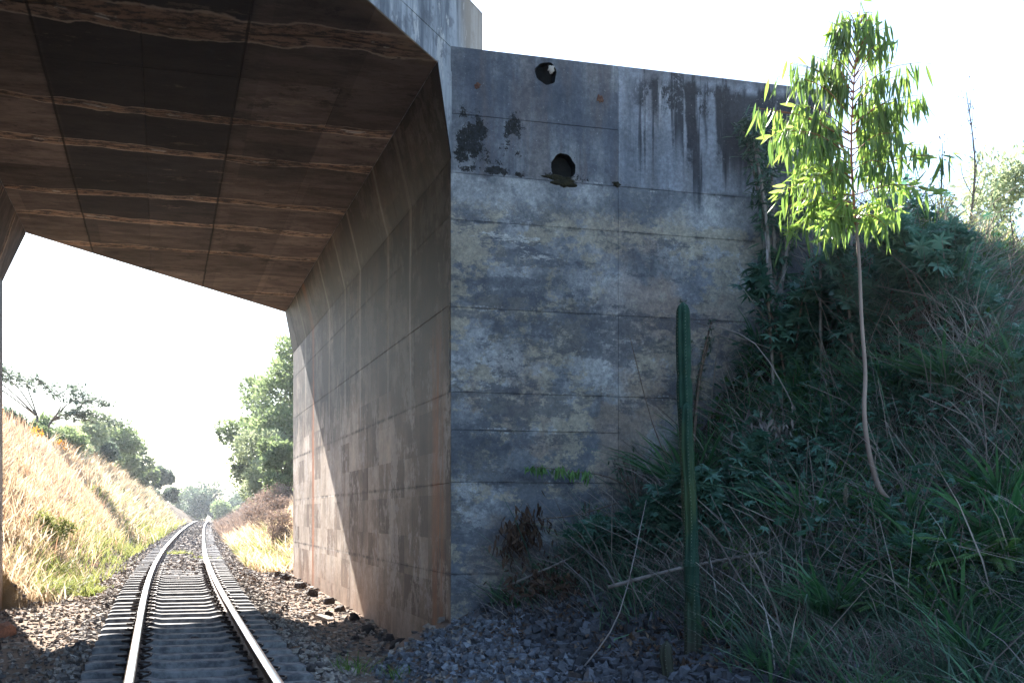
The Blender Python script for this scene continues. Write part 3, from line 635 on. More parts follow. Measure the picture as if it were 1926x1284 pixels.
# ------------------------------------------------------------------ the track
tr = empty('railway_track', (float(xc(9)), 9, 0), 'single railway track with worn shiny rails, curving right beyond the bridge', 'railway track')
def pathpt(y, off, z):
    dx = (xc(y+.5)-xc(y-.5)); n_ = math.hypot(1, dx); return (xc(y)+off/n_, y-off*dx/n_, zc(y)+z)
def sweep(m, prof, ys, off):
    k = len(prof); V = []
    for y in ys:
        for (a, b) in prof: V.append(pathpt(y, off+a, b))
    q = []
    for i in range(len(ys)-1):
        for j in range(k): q.append((i*k+j, i*k+(j+1) % k, (i+1)*k+(j+1) % k, (i+1)*k+j))
    t = [(0, j, j+1) for j in range(1, k-1)]+[((len(ys)-1)*k, (len(ys)-1)*k+j+1, (len(ys)-1)*k+j) for j in range(1, k-1)]
    m.add(V, q, t); return m
ys = np.concatenate([np.arange(-3, 40, 1.), np.arange(40, 119, 2.)])
body = [(-.055, -.145), (.055, -.145), (.055, -.133), (.012, -.115), (.009, -.045), (.035, -.034), (.036, -.012), (.033, -.011), (-.033, -.011), (-.036, -.012), (-.035, -.034), (-.009, -.045), (-.012, -.115), (-.055, -.133)]
head = [(-.038, -.0105), (.038, -.0105), (.037, -.002), (.018, .002), (-.018, .002), (-.037, -.002)]
for off in (-.535, .535):
    r_ = sweep(MA(), body, ys, off).build('rail', M['railside'], tr); sweep(MA(), head, ys, off).build('running_surface', M['railtop'], r_, smooth=True)
# sleeper: lower middle, canted seats, chamfered
def sleeper_mesh(seed):
    rg = random.Random(seed); m = MA(); X = [-.97, -.93, -.7, -.42, -.3, .3, .42, .7, .93, .97]; Zt = [-.165, -.15, -.148, -.148, -.168, -.168, -.148, -.148, -.15, -.165]
    V = []
    for x, z in zip(X, Zt):
        j = rg.uniform(-.004, .004)
        V += [(x, -.118, -.34), (x, -.105+j, z-.012), (x, -.093+j, z), (x, .093+j, z+rg.uniform(-.003, .003)), (x, .105, z-.012), (x, .118, -.34)]
    q = []
    for i in range(9):
        for j in range(5): q.append((i*6+j, i*6+j+1, (i+1)*6+j+1, (i+1)*6+j))
    q += [(0, 5, 4, 1), (1, 4, 3, 2), (54, 55, 58, 59), (55, 56, 57, 58)]
    return m.add(V, q).mesh('sleeper', M['sleeper'])
slm = [sleeper_mesh(i) for i in range(5)]
cl = MA()
cp = [(.0, -.02, -.135), (.02, -.055, -.13), (.06, -.06, -.115), (.095, -.03, -.105), (.095, .03, -.10), (.06, .06, -.10), (.02, .055, -.095), (-.005, .02, -.105), (.03, .0, -.115)]
tube(cl, curve(cp, 15), .011, 5); box(cl, -.012, .035, -.035, .035, -.148, -.118)
clm = cl.mesh('rail_clip', M['clip'])
y = 4.0; k = 0; SY = []
while y < 96:
    ang = -math.atan(float(xc(y+.5)-xc(y-.5)))
    p = pathpt(y, 0, 0); SY.append(y)
    o = link('sleeper', slm[k % 5], tr, Vector(p)-tr.location); o.rotation_euler = (random.uniform(-.01, .01), 0, ang+random.uniform(-.012, .012)); o.location.y += random.uniform(-.015, .015); o.location.z += random.uniform(-.012, .002)
    if 8 < y < 27:
        for off, fl in ((-.535-.05, 1), (-.535+.05, 0), (.535-.05, 1), (.535+.05, 0)):
            c = link('rail_clip', clm, o, (off, 0, 0)); c.rotation_euler.z = math.pi*fl
    y += .575*random.uniform(.985, 1.015); k += 1

# ------------------------------------------------------------------ loose stone
CUBE = np.array([(x, y, z) for x in (-1, 1) for y in (-1, 1) for z in (-1, 1)], float)*.5
CQ = np.array([(0,1,3,2),(4,6,7,5),(0,4,5,1),(2,3,7,6),(0,2,6,4),(1,5,7,3)])
def stones(m, P, size, rng, flat=.65):
    n = len(P); J = CUBE[None]*rng.uniform(.45, 1.15, (n, 8, 1))+rng.uniform(-.16, .16, (n, 8, 3))
    S = np.stack([size, size*rng.uniform(.6, 1, n), size*rng.uniform(flat*.6, flat*1.1, n)], 1)
    J = J*S[:, None]
    R = rots(n, rng); mixr = rng.uniform(size=n) < .5
    a = rng.uniform(0, 6.28, n); Rz = np.zeros((n, 3, 3)); Rz[:, 0, 0] = np.cos(a); Rz[:, 0, 1] = -np.sin(a); Rz[:, 1, 0] = np.sin(a); Rz[:, 1, 1] = np.cos(a); Rz[:, 2, 2] = 1
    R = np.where(mixr[:, None, None], Rz, R)
    V = np.einsum('nij,nkj->nki', R, J)+P[:, None]
    q = (CQ[None]+(np.arange(n)*8)[:, None, None]).reshape(-1, 4)
    m.add(V.reshape(-1, 3), q)
def surf(x, y, dz=0): return np.stack([x, y, H(x, y)+dz], 1)
m = MA()
def ballast(n, y0, y1, d0, d1, s0, s1):
    y = RN.uniform(y0, y1, n); d = RN.uniform(d0, d1, n); x = xc(y)+d
    ok = (x > XL+.02) | (y > YFL); ok &= (x < XR-.03) | (y > 28.4) | (y < 12.3)
    x, y, d = x[ok], y[ok], d[ok]; sy_ = np.array(SY); near_ = np.abs(sy_[None]-y[:, None]).min(1) if len(y) else y; keep = ~((np.abs(d) < 1.02) & (near_ < .12) & (RN.uniform(size=len(y)) < np.where(y < 21, .96, .62))); x, y, d = x[keep], y[keep], d[keep]
    s = RN.uniform(s0, s1, len(x))
    keep = (np.abs(d) < 1.25) | (RN.uniform(size=len(d)) < .6); x, y, d, s = x[keep], y[keep], d[keep], s[keep]
    P = surf(x, y); P[:, 2] -= .06*(np.abs(d) < .98)*sst(y, 25, 19)+.008*(np.abs(d) > 1.25); over = np.abs(np.abs(d)-.535) < .11; P[:, 2] -= np.where(over, .04, 0)
    P[:, 2] += RN.uniform(-.02, .018, len(x)); cen = (np.abs(d) < .5); P[:, 2] += np.where(cen & (y > 26), .035, 0)
    stones(m, P, s, RN)
ballast(21000, 8.2, 22, -2.75, 2.75, .035, .08)
ballast(14000, 22, 36, -2.3, 2.8, .05, .10)
ballast(15000, 36, 75, -1.9, 1.9, .06, .14)
ballast(5000, 75, 118, -1.7, 1.7, .1, .2)
tag(m.build('ballast', M['ballast']), 'grey-brown crushed stone ballast around the sleepers', 'gravel', kind='stuff')
for part_ in range(2):
    m = MA(); n = 13000; x = RN.uniform(2.1, 6.6, n); y = RN.uniform(7.0, 12.3, n); s_ = x-.38*(12.35-y); blue = (x+.5*wobble(x*3, y*3)+RN.normal(size=n)*.12 < 3.45)
    ok = (s_ > 1.9+.25*RN.normal(size=n)) & (s_ < 3.75+.25*RN.normal(size=n)) & (x < 4.7+.2*RN.normal(size=n)) & (blue if part_ == 0 else ~blue); x, y = x[ok], y[ok]
    P = surf(x, y, .0); P[:, 2] += RN.uniform(-.02, .03, len(x)); stones(m, P, RN.uniform(.035, .085, len(x)) if part_ == 0 else RN.uniform(.04, .13, len(x)), RN, .8)
    if part_ == 0: tag(m.build('gravel_heap', M['gravel']), 'blue-grey crushed gravel heaped against the corner of the wing wall', 'gravel', kind='stuff')
    else: tag(m.build('dark_gravel', M['darkgravel']), 'coarse dark stones between the gravel heap and the cactus', 'gravel', kind='stuff')
def rock(x, y, s, seed, mat, label, group=None, sink=.3, sh=(1, .8, .7)):
    rg = np.random.RandomState(seed); m = MA()
    # jittered icosphere-like lump: cube subdivided once and pushed to planes
    pts = np.array([(a, b, c) for a in (-1, 0, 1) for b in (-1, 0, 1) for c in (-1, 0, 1) if (a, b, c) != (0, 0, 0)], float)
    pts /= np.linalg.norm(pts, axis=1)[:, None]**.75; pts *= rg.uniform(.75, 1.1, (26, 1)); pts *= np.array(sh)*s*.5
    key = {tuple(int(round(v)) for v in p): i for i, p in enumerate([(a, b, c) for a in (-1, 0, 1) for b in (-1, 0, 1) for c in (-1, 0, 1) if (a, b, c) != (0, 0, 0)])}
    q = []
    for ax in range(3):
        for sg in (-1, 1):
            for a in (-1, 0):
                for b in (-1, 0):
                    c4 = []
                    for (da, db) in ((0, 0), (1, 0), (1, 1), (0, 1)):
                        p = [0, 0, 0]; p[ax] = sg; p[(ax+1) % 3] = a+da; p[(ax+2) % 3] = b+db; c4.append(key[tuple(p)])
                    q.append(c4 if sg > 0 else c4[::-1])
    me = m.add(pts, q).mesh('rock', mat)
    o = link('rock', me, None, (x, y, float(H(x, y))+s*sh[2]*(.5-sink))); o.rotation_euler = (rg.uniform(-.3, .3), rg.uniform(-.3, .3), rg.uniform(0, 6))
    return tag(o, label, 'rock', group)
GR = 'dark rocks along the foot of the abutment'
RL = ['largest dark rock in shade at the near foot of the abutment', 'angular dark rock just inside the shadow edge at the abutment foot', 'dark rock touching the shadow edge on the abutment', 'smallest dark rock of the near heap, closest to the wall corner', 'dark rock on the sunlit side of the shadow edge by the wall',
      'loose dark stone a little out from the wall past the shadow edge', 'dark rock by the wall behind the loose stone in the sun', 'loose dark stone standing out from the wall in the shade', 'dark rock halfway along the abutment foot', 'brown-edged dark rock in the second half of the abutment foot', 'dark rock three quarters along the abutment foot', 'dark block just before the far edge of the abutment', 'dark rock at the far corner of the abutment by the grass']
for i, (y, dx, s) in enumerate([(14.1, .22, .26), (14.9, .2, .2), (15.9, .3, .24), (13.3, .3, .17), (17.6, .22, .22), (18.3, .5, .16), (18.9, .25, .2), (15.1, .6, .14), (20.3, .25, .24), (22.0, .3, .26), (24, .3, .28), (26.6, .35, .3), (27.8, .4, .26)]):
    rock(XR-dx, y, s, i, M['darkrock'], RL[i], GR, .25)
rock(-2.02, 16.6, .46, 50, M['rust_rock'], 'large red-brown rock at the left edge beside the ballast', None, .25, (1, .6, .5))
rock(-1.93, 15.3, .2, 51, M['darkrock'], 'small round dark rock in front of the red-brown rock at the left edge', None, .2)
rock(.35, 13.6, .13, 52, M['darkrock'], 'dark stone lying between the rails in the bridge shadow', None, .1)
rock(2.35, 17.7, .34, 53, M['ballast'], 'flat pale slab of stone in the sunlit ballast before the abutment', None, .2, (1.2, .7, .25))

# ------------------------------------------------------------------ grass and leaves
def blades(m, P, h, wd, rng, lean=.35, curl=.5, dirv=None):
    n = len(P); a = rng.uniform(0, 6.28, n)
    L = np.stack([np.cos(a), np.sin(a), np.zeros(n)], 1)
    if dirv is not None: L = L+np.array(dirv); L /= np.linalg.norm(L, axis=1)[:, None]+1e-6
    b = rng.uniform(0, 6.28, n); W = np.stack([np.cos(b), np.sin(b), np.zeros(n)], 1)*wd[:, None]*.5
    ln = lean*rng.uniform(.2, 1.3, n); cu = curl*rng.uniform(.2, 1.4, n)
    lev = []
    for t, ww_ in ((0, .8), (.35, 1.), (.7, .7)):
        c = P+L*(h*(ln*t+cu*t*t))[:, None]; c[:, 2] += h*(t-.28*cu*t*t*1.6)
        lev.append(c-W*ww_); lev.append(c+W*ww_)
    c = P+L*(h*(ln+cu))[:, None]; c[:, 2] += h*(1-.45*cu); lev.append(c)
    V = np.stack(lev, 1); o = (np.arange(n)*7)[:, None, None]
    q = (np.array([(0, 1, 3, 2), (2, 3, 5, 4)])[None]+o).reshape(-1, 4); t = (np.array([(4, 5, 6)])[None]+o).reshape(-1, 3)
    m.add(V.reshape(-1, 3), q, t)
def clump_pts(cx, cy, n, r, rng):
    a = rng.uniform(0, 6.28, n); rr = r*np.sqrt(rng.uniform(0, 1, n)); x = cx+rr*np.cos(a); y = cy+rr*np.sin(a); return surf(x, y, -.02)
def clumpy(n, x0, x1, y0, y1, nc, rad, rng):
    cx = rng.uniform(x0, x1, nc); cy = rng.uniform(y0, y1, nc); i = rng.randint(0, nc, n)
    return cx[i]+rng.normal(size=n)*rad, cy[i]+rng.normal(size=n)*rad
# leaf templates (+Y is the leaf axis, root at the origin)
LF4 = (np.array([(0, 0, 0), (.28, .45, .06), (0, 1, -.08), (-.28, .45, .06)]), [(0, 1, 2, 3)], [])
def lance(w=.07, bend=-.12, n=5):
    v = [(0, 0, 0)]; q = []; t = []
    for i in range(1, n):
        u = i/n; ww_ = w*math.sin(math.pi*u**.8); z = bend*u*u
        v += [(-ww_, u, z), (0, u, z-.015), (ww_, u, z)]
    v.append((0, 1, bend)); e = len(v)-1
    t += [(0, 2, 1), (0, 3, 2)]
    for i in range(n-2):
        b = 1+3*i; q += [(b, b+1, b+4, b+3), (b+1, b+2, b+5, b+4)]
    b = 1+3*(n-2); t += [(b, b+1, e), (b+1, b+2, e)]
    return np.array(v), q, t
def palmate(lobes=7):
    v = [(0, .25, 0)]; t = []; K = []
    for i in range(lobes):
        a = math.radians(-140+280*i/(lobes-1)); r = .62+.38*math.cos(a*.6)
        K.append((math.sin(a)*r*.75, .25+math.cos(a)*r*.75, -.12*r))
        if i < lobes-1:
            b = a+math.radians(140/(lobes-1)); K.append((math.sin(b)*.26, .25+math.cos(b)*.26, .03))
    v += K; t = [(0, i+1, i) for i in range(1, len(K))]; t.append((0, 1, len(K)))
    return np.array(v), [], t
PAL = palmate()
def compound(pairs=6, lw=.09, ll=.34):
    v = [(-.01, 0, 0), (.01, 0, 0), (.006, 1, -.15), (-.006, 1, -.15)]; q = [(0, 1, 2, 3)]
    for i in range(pairs):
        y = .18+.8*i/pairs; z = -.15*y*y; s = 1-.45*(i/pairs)
        for sg in (-1, 1):
            b = len(v); v += [(0, y, z), (sg*ll*.5*s, y+.02+lw*.5, z+.02), (sg*ll*s, y+.12, z-.06), (sg*ll*.5*s, y+.12-lw*.6+.02, z)]
            q.append((b, b+1, b+2, b+3))
    return np.array(v), q, []
CMP = compound(); FERN = compound(16, .05, .2)

# sun-bleached grass on the left cutting slope
rg = np.random.RandomState(21)
def left_bank(n, y0, y1, d0, d1, nc, rad, h0, h1, w0, w1, name, mat, label, cat='grass', lean=.22, curl=.5, dirv=(-.12, -.1, 0)):
    m = MA(); yv, dv_ = rg.uniform(y0, y1, nc), rg.uniform(d0, d1, nc); i = rg.randint(0, nc, n)
    y = yv[i]+rg.normal(size=n)*rad; d = np.clip(dv_[i]+rg.normal(size=n)*rad, d0-.1, max(d1, -1.2)); x = xc(y)+d
    ok = (y > YFL+.1) & (x < -.0-0*y+20); x, y = x[ok], y[ok]
    blades(m, surf(x, y, -.03), rg.uniform(h0, h1, len(x)), rg.uniform(w0, w1, len(x)), rg, lean, curl, dirv)
    o = m.build(name, mat); return tag(o, label, cat, kind='stuff')
left_bank(30000, 21, 45, -6.6, -2.3, 900, .2, .18, .6, .012, .028, 'dry_grass', M['drygrass'], 'golden dry grass covering the sunlit slope left of the track')
left_bank(16000, 45, 105, -6.8, -2.0, 500, .45, .5, 1.0, .03, .06, 'dry_grass', M['drygrass'], 'pale dry grass on the distant part of the left cutting slope')
left_bank(5000, 24, 75, -6.6, -2.6, 160, .3, .5, .95, .012, .03, 'russet_grass', M['rustgrass'], 'russet seeding grass in patches over the left slope', lean=.15, curl=.15, dirv=None)
left_bank(7000, 22.5, 60, -2.9, -1.7, 90, .28, .2, .5, .012, .03, 'green_grass', M['limegrass'], 'lime green grass along the toe of the left slope')
left_bank(5000, 45, 105, -3.4, -1.7, 70, .5, .4, .8, .04, .07, 'green_grass', M['limegrass'], 'distant lime green growth at the toe of the left slope')
left_bank(5000, 48, 105, -5.8, -3.2, 60, .5, .35, .8, .03, .06, 'green_grass', M['shadegrass'], 'green scrub growth high on the distant left slope')
left_bank(2500, 24, 45, -5.5, -2.8, 40, .2, .3, .7, .012, .03, 'dead_grass', M['straw'], 'darker dead tufts between the dry grass of the left slope')
# right cutting slope beyond the bridge
def right_bank(n, y0, y1, d0, d1, nc, rad, h0, h1, w0, w1, name, mat, label):
    m = MA(); yv, dv_ = rg.uniform(y0, y1, nc), rg.uniform(d0, d1, nc); i = rg.randint(0, nc, n)
    y = yv[i]+rg.normal(size=n)*rad; d = np.clip(dv_[i]+rg.normal(size=n)*rad, d0-.15, 9); x = xc(y)+d
    ok = y > 28.8; x, y = x[ok], y[ok]
    blades(m, surf(x, y, -.03), rg.uniform(h0, h1, len(x)), rg.uniform(w0, w1, len(x)), rg, .4, .5)
    return tag(m.build(name, mat), label, 'grass', kind='stuff')
right_bank(12000, 29, 55, 1.7, 4.5, 260, .3, .25, .6, .015, .035, 'dry_grass', M['drygrass'], 'bleached grass beside the ballast right of the track beyond the bridge')
right_bank(5000, 30, 50, 1.7, 3.2, 60, .25, .25, .5, .015, .035, 'green_grass', M['limegrass'], 'yellow-green grass patches right of the track just beyond the abutment')
right_bank(9000, 50, 110, 1.6, 6, 260, .5, .4, .9, .03, .07, 'dry_grass', M['brownbush'], 'brown scrubby grass on the distant right bank')

# ---------- shrubs and trees
def leafy(m, centers, radii, n, size, rng, tmpl=LF4, flat=1., shell=.55, up=.3):
    c = np.array(centers, float); r = np.array(radii, float); wgt = r**2; i = rng.choice(len(c), n, p=wgt/wgt.sum())
    d = rng.normal(size=(n, 3)); d /= np.linalg.norm(d, axis=1)[:, None]
    rr = (shell+(1-shell)*rng.uniform(size=n)**.6)*(1+.12*rng.normal(size=n))
    P = c[i]+d*(r[i]*rr)[:, None]*np.array([1, 1, flat])
    out = d+np.array([0, 0, up])+.5*rng.normal(size=(n, 3))
    R = frames(out, roll=rng.uniform(-1, 1, n)); scatter(m, *tmpl, P, R, size*rng.uniform(.6, 1.3, n))
def limbs(m, base, tips, r0, rng, k=6):
    base = np.array(base, float)
    for t in tips:
        t = np.array(t, float); mid = base+(t-base)*np.array([.35, .35, .55])+rng.normal(size=3)*.06*np.linalg.norm(t-base)
        tube(m, curve([base, mid, t], 7), np.linspace(r0, r0*.25, 7), k)
def tree(name, x, y, h, crown, label, cat, leaf, n, size, group=None, trunk_r=.12, lobes=9, flat=.8, seed=0, trunk_h=.35, bark='bark', shell=.55, z0=None):
    rng = np.random.RandomState(seed); z = float(H(x, y)) if z0 is None else z0
    t = empty(name, (x, y, z), label, cat, group)
    cz = z+h*(trunk_h+(1-trunk_h)*.5); rx = crown; rz = h*(1-trunk_h)*.5
    cs, rs = [], []
    for k in range(lobes):
        a = rng.uniform(0, 6.28); u = rng.uniform(-.75, .85); ra = math.sqrt(max(0, 1-u*u))*rng.uniform(.35, .75)
        cs.append((x+rx*ra*math.cos(a), y+rx*ra*math.sin(a), cz+rz*u*.8)); rs.append(min(rx, rz*1.2)*rng.uniform(.28, .5))
    # satellites break the outline
    for k in range(lobes*2):
        j = rng.randint(lobes); dd = rng.normal(size=3); dd /= np.linalg.norm(dd); cs.append(tuple(np.array(cs[j])+dd*rs[j]*.95)); rs.append(rs[j]*rng.uniform(.25, .5))
    m = MA(); tube(m, curve([(x, y, z-.2), (x+rng.normal()*.05*h, y, z+h*.25), (x+rng.normal()*.05*h, y, z+h*.6)], 8), np.linspace(trunk_r, trunk_r*.5, 8), 7)
    limbs(m, (x, y, z+h*.2), cs[:lobes], trunk_r*.5, rng)
    m.build('trunk', M[bark], t, True)
    m = MA(); leafy(m, cs, rs, n, size, rng, flat=flat, shell=shell); m.build('crown', M[leaf], t)
    return t
RG = 'trees on the right bank beyond the bridge'
tree('broadleaf_tree', 7.3, 60.5, 7.9, 3.6, 'tall dense broadleaf tree right beside the abutment edge', 'tree', 'treeleaf', 26000, .24, RG, .2, 20, seed=1, trunk_h=.08)
tree('broadleaf_tree', 5.7, 65, 8.0, 2.7, 'rounded broadleaf tree left of the tallest tree beyond the bridge', 'tree', 'treeleaf', 18000, .22, RG, .15, 18, seed=2, trunk_h=.05)
tree('broadleaf_tree', 4.9, 50, 3.6, 1.15, 'dark green young tree growing low in front of the tall tree', 'tree', 'treeleaf', 5000, .17, RG, .08, 9, seed=3, trunk_h=.05)
tree('pale_shrub', 4.8, 58, 4.4, 1.7, 'pale green shrub at the foot of the rounded tree', 'shrub', 'treeleaf2', 9000, .17, RG, .06, 9, seed=4, trunk_h=.02)
for i, (x, y, h, c) in enumerate([(3.6, 43, 1.9, .9), (3.5, 39.5, 1.4, .75), (4.2, 48, 1.8, 1.0), (3.2, 35.5, 1.3, .6)]):
    tree('dry_bush', x, y, h, c, ['tangled brown bush behind the grass, nearest the tall tree', 'low brown bush in the middle of the row by the track', 'farthest brown bush in the row beyond the bridge', 'brown twiggy bush nearest to the abutment edge'][i], 'bush', 'brownbush', 2600, .07, 'dry brown bushes right of the track', .04, 8, seed=10+i, trunk_h=.0, bark='twig', shell=.15)
# distant wood where the track disappears
DG = 'distant trees at the end of the track'
for i, (x, y, h, c, lf, lb) in enumerate([(7.0, 168, 7.0, 4.6, 'blueleaf', 'largest distant tree closing the view at the end of the track'),
                                          (3.6, 176, 5.4, 4.0, 'treeleaf', 'dark distant tree left of the largest one at the end of the track'),
                                          (12, 180, 6.0, 4.2, 'blueleaf', 'distant tree partly behind the right bank'), (9.2, 160, 4.4, 3.2, 'treeleaf', 'low dark distant tree in front of the largest one')]):
    tree('distant_tree', x, y, h, c, lb, 'tree', lf, 6000, .42, DG, .2, 14, seed=30+i, shell=.3, trunk_h=0., z0=-.9)
# bushes along the crest of the left slope
LG = 'bushes along the top of the left slope'
lb = [(-5.6, 39, 1.0, .7, 'blueleaf', 'dark bush at the far left against the abutment, on the slope top'),
      (-5.4, 45, 1.1, .9, 'blueleaf', 'bluish bush under the flat-topped tree, second from the left'),
      (-5.2, 50, 1.1, .9, 'treeleaf', 'dark bush right below the branches of the flat-topped tree'),
      (-4.6, 57, 1.6, 1.3, 'treeleaf', 'grey-green bush just right of the flat-topped tree trunk'),
      (-3.9, 66, 2.0, 1.7, 'treeleaf2', 'pale rounded bush midway down the left skyline'),
      (-3.3, 75, 2.3, 1.8, 'treeleaf', 'dark bush beyond the pale rounded one on the left skyline'),
      (-2.5, 86, 2.0, 1.9, 'treeleaf', 'small far bush low on the left skyline'),
      (-4.3, 61, 1.3, 1.3, 'treeleaf2', 'low grey-green bush left of the pale rounded bush'),
      (-3.7, 70, 1.6, 1.5, 'blueleaf', 'bluish bush between the pale rounded bush and the dark one'),
      (-2.9, 80, 1.4, 1.6, 'treeleaf2', 'light bush between the dark bush and the small far one'),
      (-2.0, 92, 1.4, 1.7, 'treeleaf', 'second last bush on the left skyline'),
      (-.3, 112, 1.3, 2.2, 'blueleaf', 'low far scrub where the left slope meets the track'),
      (-1.3, 100, 1.5, 2.2, 'blueleaf', 'farthest low bush on the left skyline')]
for i, (x, y, h, c, lf, l_) in enumerate(lb):
    tree('hillside_bush', x, y, h*1.3, c*1.25, l_, 'bush', lf, 5500, .12+.0022*(y-35), LG, .05, 10, seed=50+i, trunk_h=.0, shell=.2)
for i, (x, y) in enumerate([(-4.9, 37), (-4.5, 44), (-4.2, 50)]):
    tree('orange_bush', x, y, .9, .55, ['orange-leaved bush high on the left slope near the abutment', 'orange-leaved bush in the middle of the left slope top', 'orange-leaved bush farthest along the left slope'][i], 'bush', 'orangeleaf', 700, .08, 'orange bushes on the left slope', .02, 6, seed=70+i, trunk_h=.1, bark='twig', shell=.1)
tree('green_bush', -2.15, 26.5, .75, .6, 'rounded yellow-green bush beside the ballast at the toe of the left slope', 'bush', 'limegrass', 2200, .07, None, .02, 7, seed=80, trunk_h=0, bark='twig', shell=.2)
# flat-topped tree
def flat_tree():
    rng = np.random.RandomState(91); bx, by = -4.9, 52.0; z = float(H(bx, by))
    t = empty('flat_topped_tree', (bx, by, z), 'thin flat-topped tree with spreading bare branches above the left slope', 'tree')
    S = .0249*1.02                        # metres per photo pixel at that distance
    def pt(px, py, dy=0):                # offsets from the trunk foot
        return np.array([bx+(px-160)*S*1.3+.25, by+(px-160)*S*-.25+dy, z+.35+(862-py)*S])
    m = MA(); tips = []
    root = pt(158, 880); fork = pt(150, 805, .3); fork2 = pt(168, 812)
    tube(m, curve([root, pt(150, 845), fork], 7), np.linspace(.09, .06, 7), 6)
    tube(m, curve([pt(152, 850), fork2], 4), np.linspace(.07, .05, 4), 6)
    for s_, ctrl in [(fork, [(110, 765), (60, 728), (22, 718)]), (fork, [(115, 760), (85, 742), (40, 738)]), (fork, [(125, 755), (105, 742), (75, 716)]), (fork, [(140, 765), (132, 745), (112, 735)]),
                     (fork2, [(185, 790), (205, 770), (188, 756)]), (fork2, [(190, 795), (215, 782), (236, 792)]), (fork2, [(185, 800), (215, 800), (246, 822)]), (fork2, [(180, 785), (165, 762), (150, 748)]), (fork2, [(180, 806), (195, 804), (205, 812)])]:
        P = [s_]+[pt(a, b, rng.uniform(-1.2, 1.2)) for a, b in ctrl]; C_ = curve(P, 12); tube(m, C_, np.linspace(.04, .012, 12), 5)
        for q_ in C_[5:]: tips.append(q_)
    m.build('trunk', M['bark'], t, True)
    tips = np.array(tips); m = MA(); n = 4200; i = rng.randint(0, len(tips), n)
    P = tips[i]+rng.normal(size=(n, 3))*np.array([.25, .35, .075])+np.array([0, 0, .05])
    R = frames(rng.normal(size=(n, 3))*np.array([1, 1, .35])); scatter(m, *LF4, P, R, .2*rng.uniform(.6, 1.3, n)); m.build('crown', M['blueleaf'], t)
flat_tree()

# ---------- plants on the shaded right-hand bank
rb = np.random.RandomState(77)
def in_bank(x, y):
    s_ = x-.38*(12.35-y); return (y < 12.3) & (s_ > 3.2)
def bank_grass(n, nc, rad, h0, h1, w0, w1, name, mat, label, smin=3.5, lean=.4, curl=.6, x1=11.5, y0=5.2, outl=.8):
    m = MA(); cx = rb.uniform(3.4, x1, nc); cy = rb.uniform(y0, 12.3, nc); i = rb.randint(0, nc, n); hs = rb.uniform(.55, 1.3, nc)
    ox = rb.normal(size=n)*rad; oy = rb.normal(size=n)*rad; x, y = cx[i]+ox, cy[i]+oy
    s_ = x-.38*(12.35-y); ok = (y < 12.27) & ((s_ > smin-.5*sst(y, 8.6, 7)+rb.normal(size=n)*.2) | ((x > 4.5+rb.normal(size=n)*.12) & (y < 9.4))); x, y, ox, oy, i = x[ok], y[ok], ox[ok], oy[ok], i[ok]
    rr = np.hypot(ox, oy)+1e-6; k = outl*np.minimum(rr/rad, 2)
    dv_ = np.stack([ox/rr*k-.22, oy/rr*k-.22, 0*ox], 1)
    blades(m, surf(x, y, -.03), rb.uniform(h0, h1, len(x))*hs[i], rb.uniform(w0, w1, len(x)), rb, lean, curl, dv_)
    return tag(m.build(name, mat), label, 'grass', kind='stuff')
bank_grass(40000, 420, .12, .14, .42, .007, .019, 'bank_grass', M['shadegrass'], 'dense shaded green grass over the right-hand bank')
bank_grass(18000, 240, .16, .2, .55, .004, .012, 'dead_grass', M['straw'], 'grey dead grass stalks tangled through the right-hand bank', smin=3.3, lean=.7, curl=.5)
bank_grass(2600, 260, .1, .6, 1.15, .008, .016, 'arching_grass', M['straw'], 'long arching dead blades over the right-hand bank', lean=.5, curl=1.1)
bank_grass(2600, 200, .1, .5, 1.0, .009, .018, 'arching_grass', M['shadegrass'], 'long arching green blades over the right-hand bank', lean=.45, curl=1.1)
bank_grass(10000, 150, .04, .28, .6, .014, .028, 'strap_leaf_cover', M['strapleaf'], 'rosettes of glossy strap leaves scattered over the bank', lean=.5, curl=.9, outl=1.6)
# straw canes, long and thin
m = MA()
for i in range(2400):
    x = rb.uniform(4.2, 9.8); y = rb.uniform(7.2, 12.2)
    if x-.38*(12.35-y) < 3.5 or (y < 8.3 and rb.uniform() < .5): continue
    z = float(H(x, y)); L_ = rb.uniform(.35, 1.1); a = rb.uniform(0, 6.28); tl = rb.uniform(.25, 1.15); d = np.array([math.cos(a)*math.sin(tl), math.sin(a)*math.sin(tl), math.cos(tl)])
    p = np.array([x, y, z]); tube(m, [p, p+d*L_*.5+np.array([0, 0, .02]), p+d*L_+np.array([0, 0, -.1*L_])], [.0055, .0045, .0025], 4, False)
tag(m.build('dry_stalks', M['straw']), 'thin dry canes and stalks leaning all over the right-hand bank', 'dry stalks', kind='stuff')
# ridge beyond, sunlit scrub
m = MA(); n = 14000; x, y = clumpy(n, 8.3, 16, 11.6, 18, 160, .3, rb); ok = (y > 12.2) | (x > 8.6); x, y = x[ok], y[ok]
blades(m, surf(x, y, -.03), rb.uniform(.1, .38, len(x)), rb.uniform(.008, .02, len(x)), rb, .4, .5)
tag(m.build('ridge_grass', M['limegrass']), 'sunlit yellow-green grass along the top of the right-hand bank', 'grass', kind='stuff')
m = MA(); n = 2500; x, y = clumpy(n, 8.6, 16, 12.2, 18, 50, .2, rb)
blades(m, surf(x, y, -.03), rb.uniform(.2, .5, n), rb.uniform(.008, .018, n), rb, .25, .3)
tag(m.build('ridge_grass', M['drygrass']), 'pale dry grass mixed into the top of the right-hand bank', 'grass', kind='stuff')
